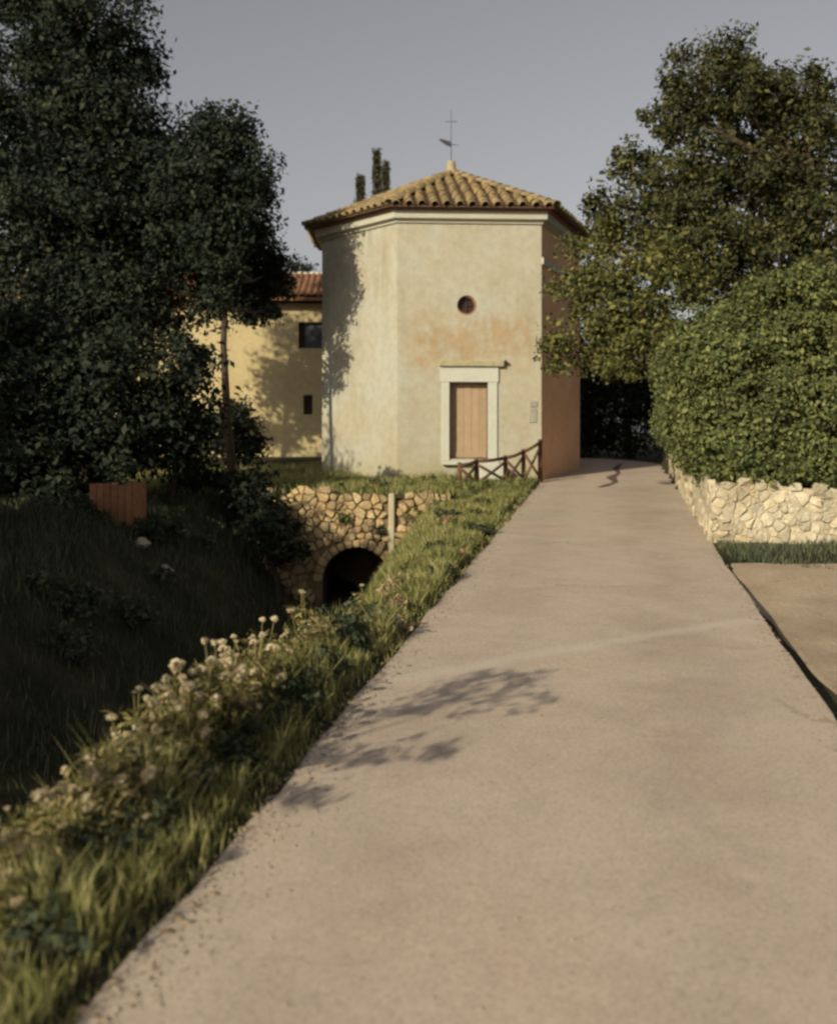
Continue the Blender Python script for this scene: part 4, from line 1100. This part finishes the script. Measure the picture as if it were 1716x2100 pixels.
def edge_pos(r, n):
    y = 2.5 + 24*r.uniform(0, 1, n)**1.8; side = r.uniform(0, 1, n) < 0.62; off = np.abs(r.normal(0, 0.13, n)) - 0.02
    x = np.where(side, xl(y)+off, xr(y)-off*0.6); return x, y, road_z(x, y)+0.002
def lane_pos(r, n):
    y = 2.5 + 24*r.uniform(0, 1, n)**1.6; x = xl(y) + 2.96*r.beta(0.8, 1.0, n); return x, y, road_z(x, y)+0.002
M['grit'] = plain('grit', (0.22, 0.17, 0.12), (0.40, 0.34, 0.27), 30)
scatter('edge_grit', 'grit and soil crumbs along the lane edges', 'grit', 5000, 301, edge_pos, 0.008, M['grit'], 0.6)
scatter('lane_grit', 'sparse pebbles scattered on the lane', 'grit', 500, 302, lane_pos, 0.007, M['grit'], 0.6)
scatter('leaf_litter', 'dry leaves blown along the lane edges', 'leaves', 420, 303, edge_pos, 0.016, M['leaf_dry'], 0.12)

# sun-dried leaf litter and small rocks at the lane edge
def rock(name, x, y, sx, sy, sz, seed, mat, label, cat, group=None, sink=0.3):
    rr = random.Random(seed); bm = bmesh.new(); bmesh.ops.create_icosphere(bm, subdivisions=2, radius=1)
    ph = [rr.uniform(0, 6) for _ in range(4)]
    for v in bm.verts:
        c = v.co; k = 1 + 0.22*math.sin(c.x*3+ph[0])*math.cos(c.y*3+ph[1]) + 0.15*math.sin(c.z*5+ph[2]+c.x*2) + rr.uniform(-.05, .05)
        v.co = Vector((c.x*sx*k, c.y*sy*k, c.z*sz*k))
    me = bpy.data.meshes.new(name); bm.to_mesh(me); bm.free()
    o = link(name, me, None, mat); o.location = (x, y, hz(x, y)+sz*(1-sink)); o.rotation_euler = (0, 0, rr.uniform(0, 6)); tag(o, label, cat, group); return o
p = at(800, 1285, 8.95); rock('rock', p.x, 8.95, 0.11, 0.08, 0.075, 1, M['pale_stone'], 'pale pinkish rock in the grass at the lane edge', 'rock', None, 0.5)
p = at(745, 1308, 8.7); rock('rock', p.x, 8.7, 0.10, 0.08, 0.07, 2, M['pale_stone'], 'smaller rock left of the pinkish one at the lane edge', 'rock', None, 0.5)
p = at(292, 1098, 17.0); rock('rock', p.x, 17.0, 0.13, 0.11, 0.10, 3, M['pale_stone'], 'left of two pale stones beside the orange plank box', 'rock', 'pale stones on the left bank')
p = at(340, 1106, 16.8); rock('rock', p.x, 16.8, 0.17, 0.12, 0.09, 4, M['pale_stone'], 'right of two pale stones beside the orange plank box', 'rock', 'pale stones on the left bank')

for k, (u, v, y, rr_) in enumerate(((815, 1300, 8.8, 0.09), (770, 1312, 8.7, 0.08), (800, 1240, 9.6, 0.10))):
    p = at(u, v, y); g = hz(p.x, y)
    tree('dry_plant', (p.x, y, g), [(p.x, y, g+rr_*0.9, rr_*1.3, rr_, rr_)], ('straw dry plant at the lane edge beside the pinkish rock', 'straw dry plant left of the pinkish rock', 'straw dry plant behind the pinkish rock')[k], 'dry plant', M['leaf_dry'], 80, 14, 0.025, 0.04, 140+k, 0.006, None, 0.2, 'dry plants at the lane edge', limbs=False)
random.seed(43)
for k in range(18):
    y = 9.6 + k*0.62 + random.uniform(-.2, .2); w_ = 1.0 + 1.15*float(sstep(11, 20, y)); d = w_*random.uniform(0.08, 0.75); x = xl(y)-d; g = hz(x, y); rr_ = random.uniform(0.07, 0.15)
    kd = k % 3
    tree('verge_plant', (x, y, g), [(x, y, g+rr_*0.5, rr_*1.5, rr_*1.6, rr_*0.75), (x+0.1, y+0.14, g+rr_*0.5, rr_, rr_, rr_*0.6)], ('broad dark green plant in the verge grass before the culvert', 'olive green plant in the verge grass before the culvert', 'straw coloured plant in the verge grass before the culvert')[kd], 'plant', M[('grass_dark', 'leaf_oak', 'leaf_dry')[kd]], 70, 14, 0.03, 0.045, 200+k, 0.006, None, 0.2, 'plants in the verge grass', limbs=False)
random.seed(41)  # dark leaf colour on these weeds stands in for the verge's shaded side
for k in range(16):
    y = 3.6 + k*0.36 + random.uniform(-.1, .1); d = random.uniform(0.16, 0.42); x = xl(y)-d; g = hz(x, y); rr_ = random.uniform(0.10, 0.17)
    tree('weed_clump', (x, y, g), [(x, y, g+rr_*0.7, rr_*1.1, rr_*1.5, rr_*0.8), (x-0.08, y+0.1, g+rr_, rr_*0.7, rr_*0.8, rr_*0.7)], 'low weeds on the lane side of the flower verge, coloured dark for its shade', 'weeds', M['grass_dark'], 70, 16, 0.03, 0.045, 160+k, 0.008, None, 0.2, 'dark weeds between flowers and lane', limbs=False)
# orange plank box on the left bank
bx, by = at(243, 1090, 17.6).x, 17.6
bz = hz(bx, by)
box = empty('plank_box', (bx, by, bz), R(-8)); tag(box, 'weathered orange plank box half hidden on the left bank', 'box')
def child(o, p): o.parent = p; return o
W_, D_, Hh = 0.36, 0.28, 0.62
for k in range(6):
    x0 = -W_ + k*2*W_/6
    child(MB().box(x0+0.006, x0+2*W_/6-0.006, -D_-0.012, -D_+0.012, -0.05, Hh+random.uniform(-.03, .03)).build('plank', M['plank']), box)
    child(MB().box(x0+0.006, x0+2*W_/6-0.006, D_-0.012, D_+0.012, -0.05, Hh+random.uniform(-.03, .03)).build('plank', M['plank']), box)
for s in (-1, 1):
    for k in range(4):
        y0 = -D_+0.016 + k*(2*D_-0.032)/4
        child(MB().box(s*W_-0.012, s*W_+0.012, y0+0.004, y0+(2*D_-0.032)/4-0.004, -0.05, Hh+random.uniform(-.03, .03)).build('plank', M['plank']), box)
child(MB().box(-W_+0.02, W_-0.02, -D_+0.02, D_-0.02, 0.02, 0.05).build('base', M['plank']), box)

for k, (dx, dy, rr_) in enumerate(((-0.42, -0.34, 0.20), (-0.1, -0.40, 0.13), (0.36, -0.36, 0.17), (0.55, 0.0, 0.26), (-0.55, 0.05, 0.24))):
    x, y = bx+dx, by+dy; g = hz(x, y)
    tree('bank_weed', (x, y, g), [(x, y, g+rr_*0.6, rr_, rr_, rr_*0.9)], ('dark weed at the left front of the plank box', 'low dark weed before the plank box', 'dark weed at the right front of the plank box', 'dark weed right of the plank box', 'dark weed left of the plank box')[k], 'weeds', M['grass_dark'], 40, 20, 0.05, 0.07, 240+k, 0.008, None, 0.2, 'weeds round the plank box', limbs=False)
for k, (u, v, y, rr_) in enumerate(((588, 1008, 21.5, 0.16), (632, 998, 21.6, 0.12), (690, 996, 21.6, 0.13), (745, 1003, 21.5, 0.15), (775, 990, 21.7, 0.12), (850, 1060, 20.8, 0.17), (600, 1075, 20.85, 0.11), (700, 1060, 20.88, 0.08), (770, 1085, 20.88, 0.09))):
    p = at(u, v, y)
    tree('wall_plant', (p.x, y, p.z-rr_*0.6), [(p.x, y, p.z, rr_*1.4, rr_*0.7, rr_), (p.x+rr_, y-0.02, p.z-rr_*0.5, rr_*0.7, rr_*0.5, rr_*0.8)], ('plant at the left end of the culvert wall top', 'second plant along the culvert wall top', 'third plant along the culvert wall top', 'fourth plant along the culvert wall top', 'plant beside the pale pier on the culvert wall top', 'plant on the bank right of the pale pier', 'tuft rooted in the culvert wall face, left', 'tuft rooted in the culvert wall face, middle', 'tuft rooted in the culvert wall face beside the arch')[k], 'plant', M['leaf_hedge'] if k % 2 else M['grass_dark'], 40, 18, 0.04, 0.05, 260+k, 0.006, None, 0.2, 'plants growing on the culvert wall', limbs=False)
random.seed(77)
for k in range(16):
    y = random.uniform(11.5, 20.0); x = random.uniform(-6.2, -3.6); g = hz(x, y); rr_ = random.uniform(0.14, 0.34)
    tree('bank_plant', (x, y, g), [(x, y, g+rr_*0.5, rr_*1.3, rr_, rr_*0.7), (x+rr_*0.8, y-0.1, g+rr_*0.4, rr_*0.7, rr_*0.7, rr_*0.5)], 'grey-green weed on the shaded left bank', 'weeds', M['grass_bank'], 26, 20, 0.06, 0.075, 300+k, 0.008, None, 0.2, 'weeds on the left bank', limbs=False)
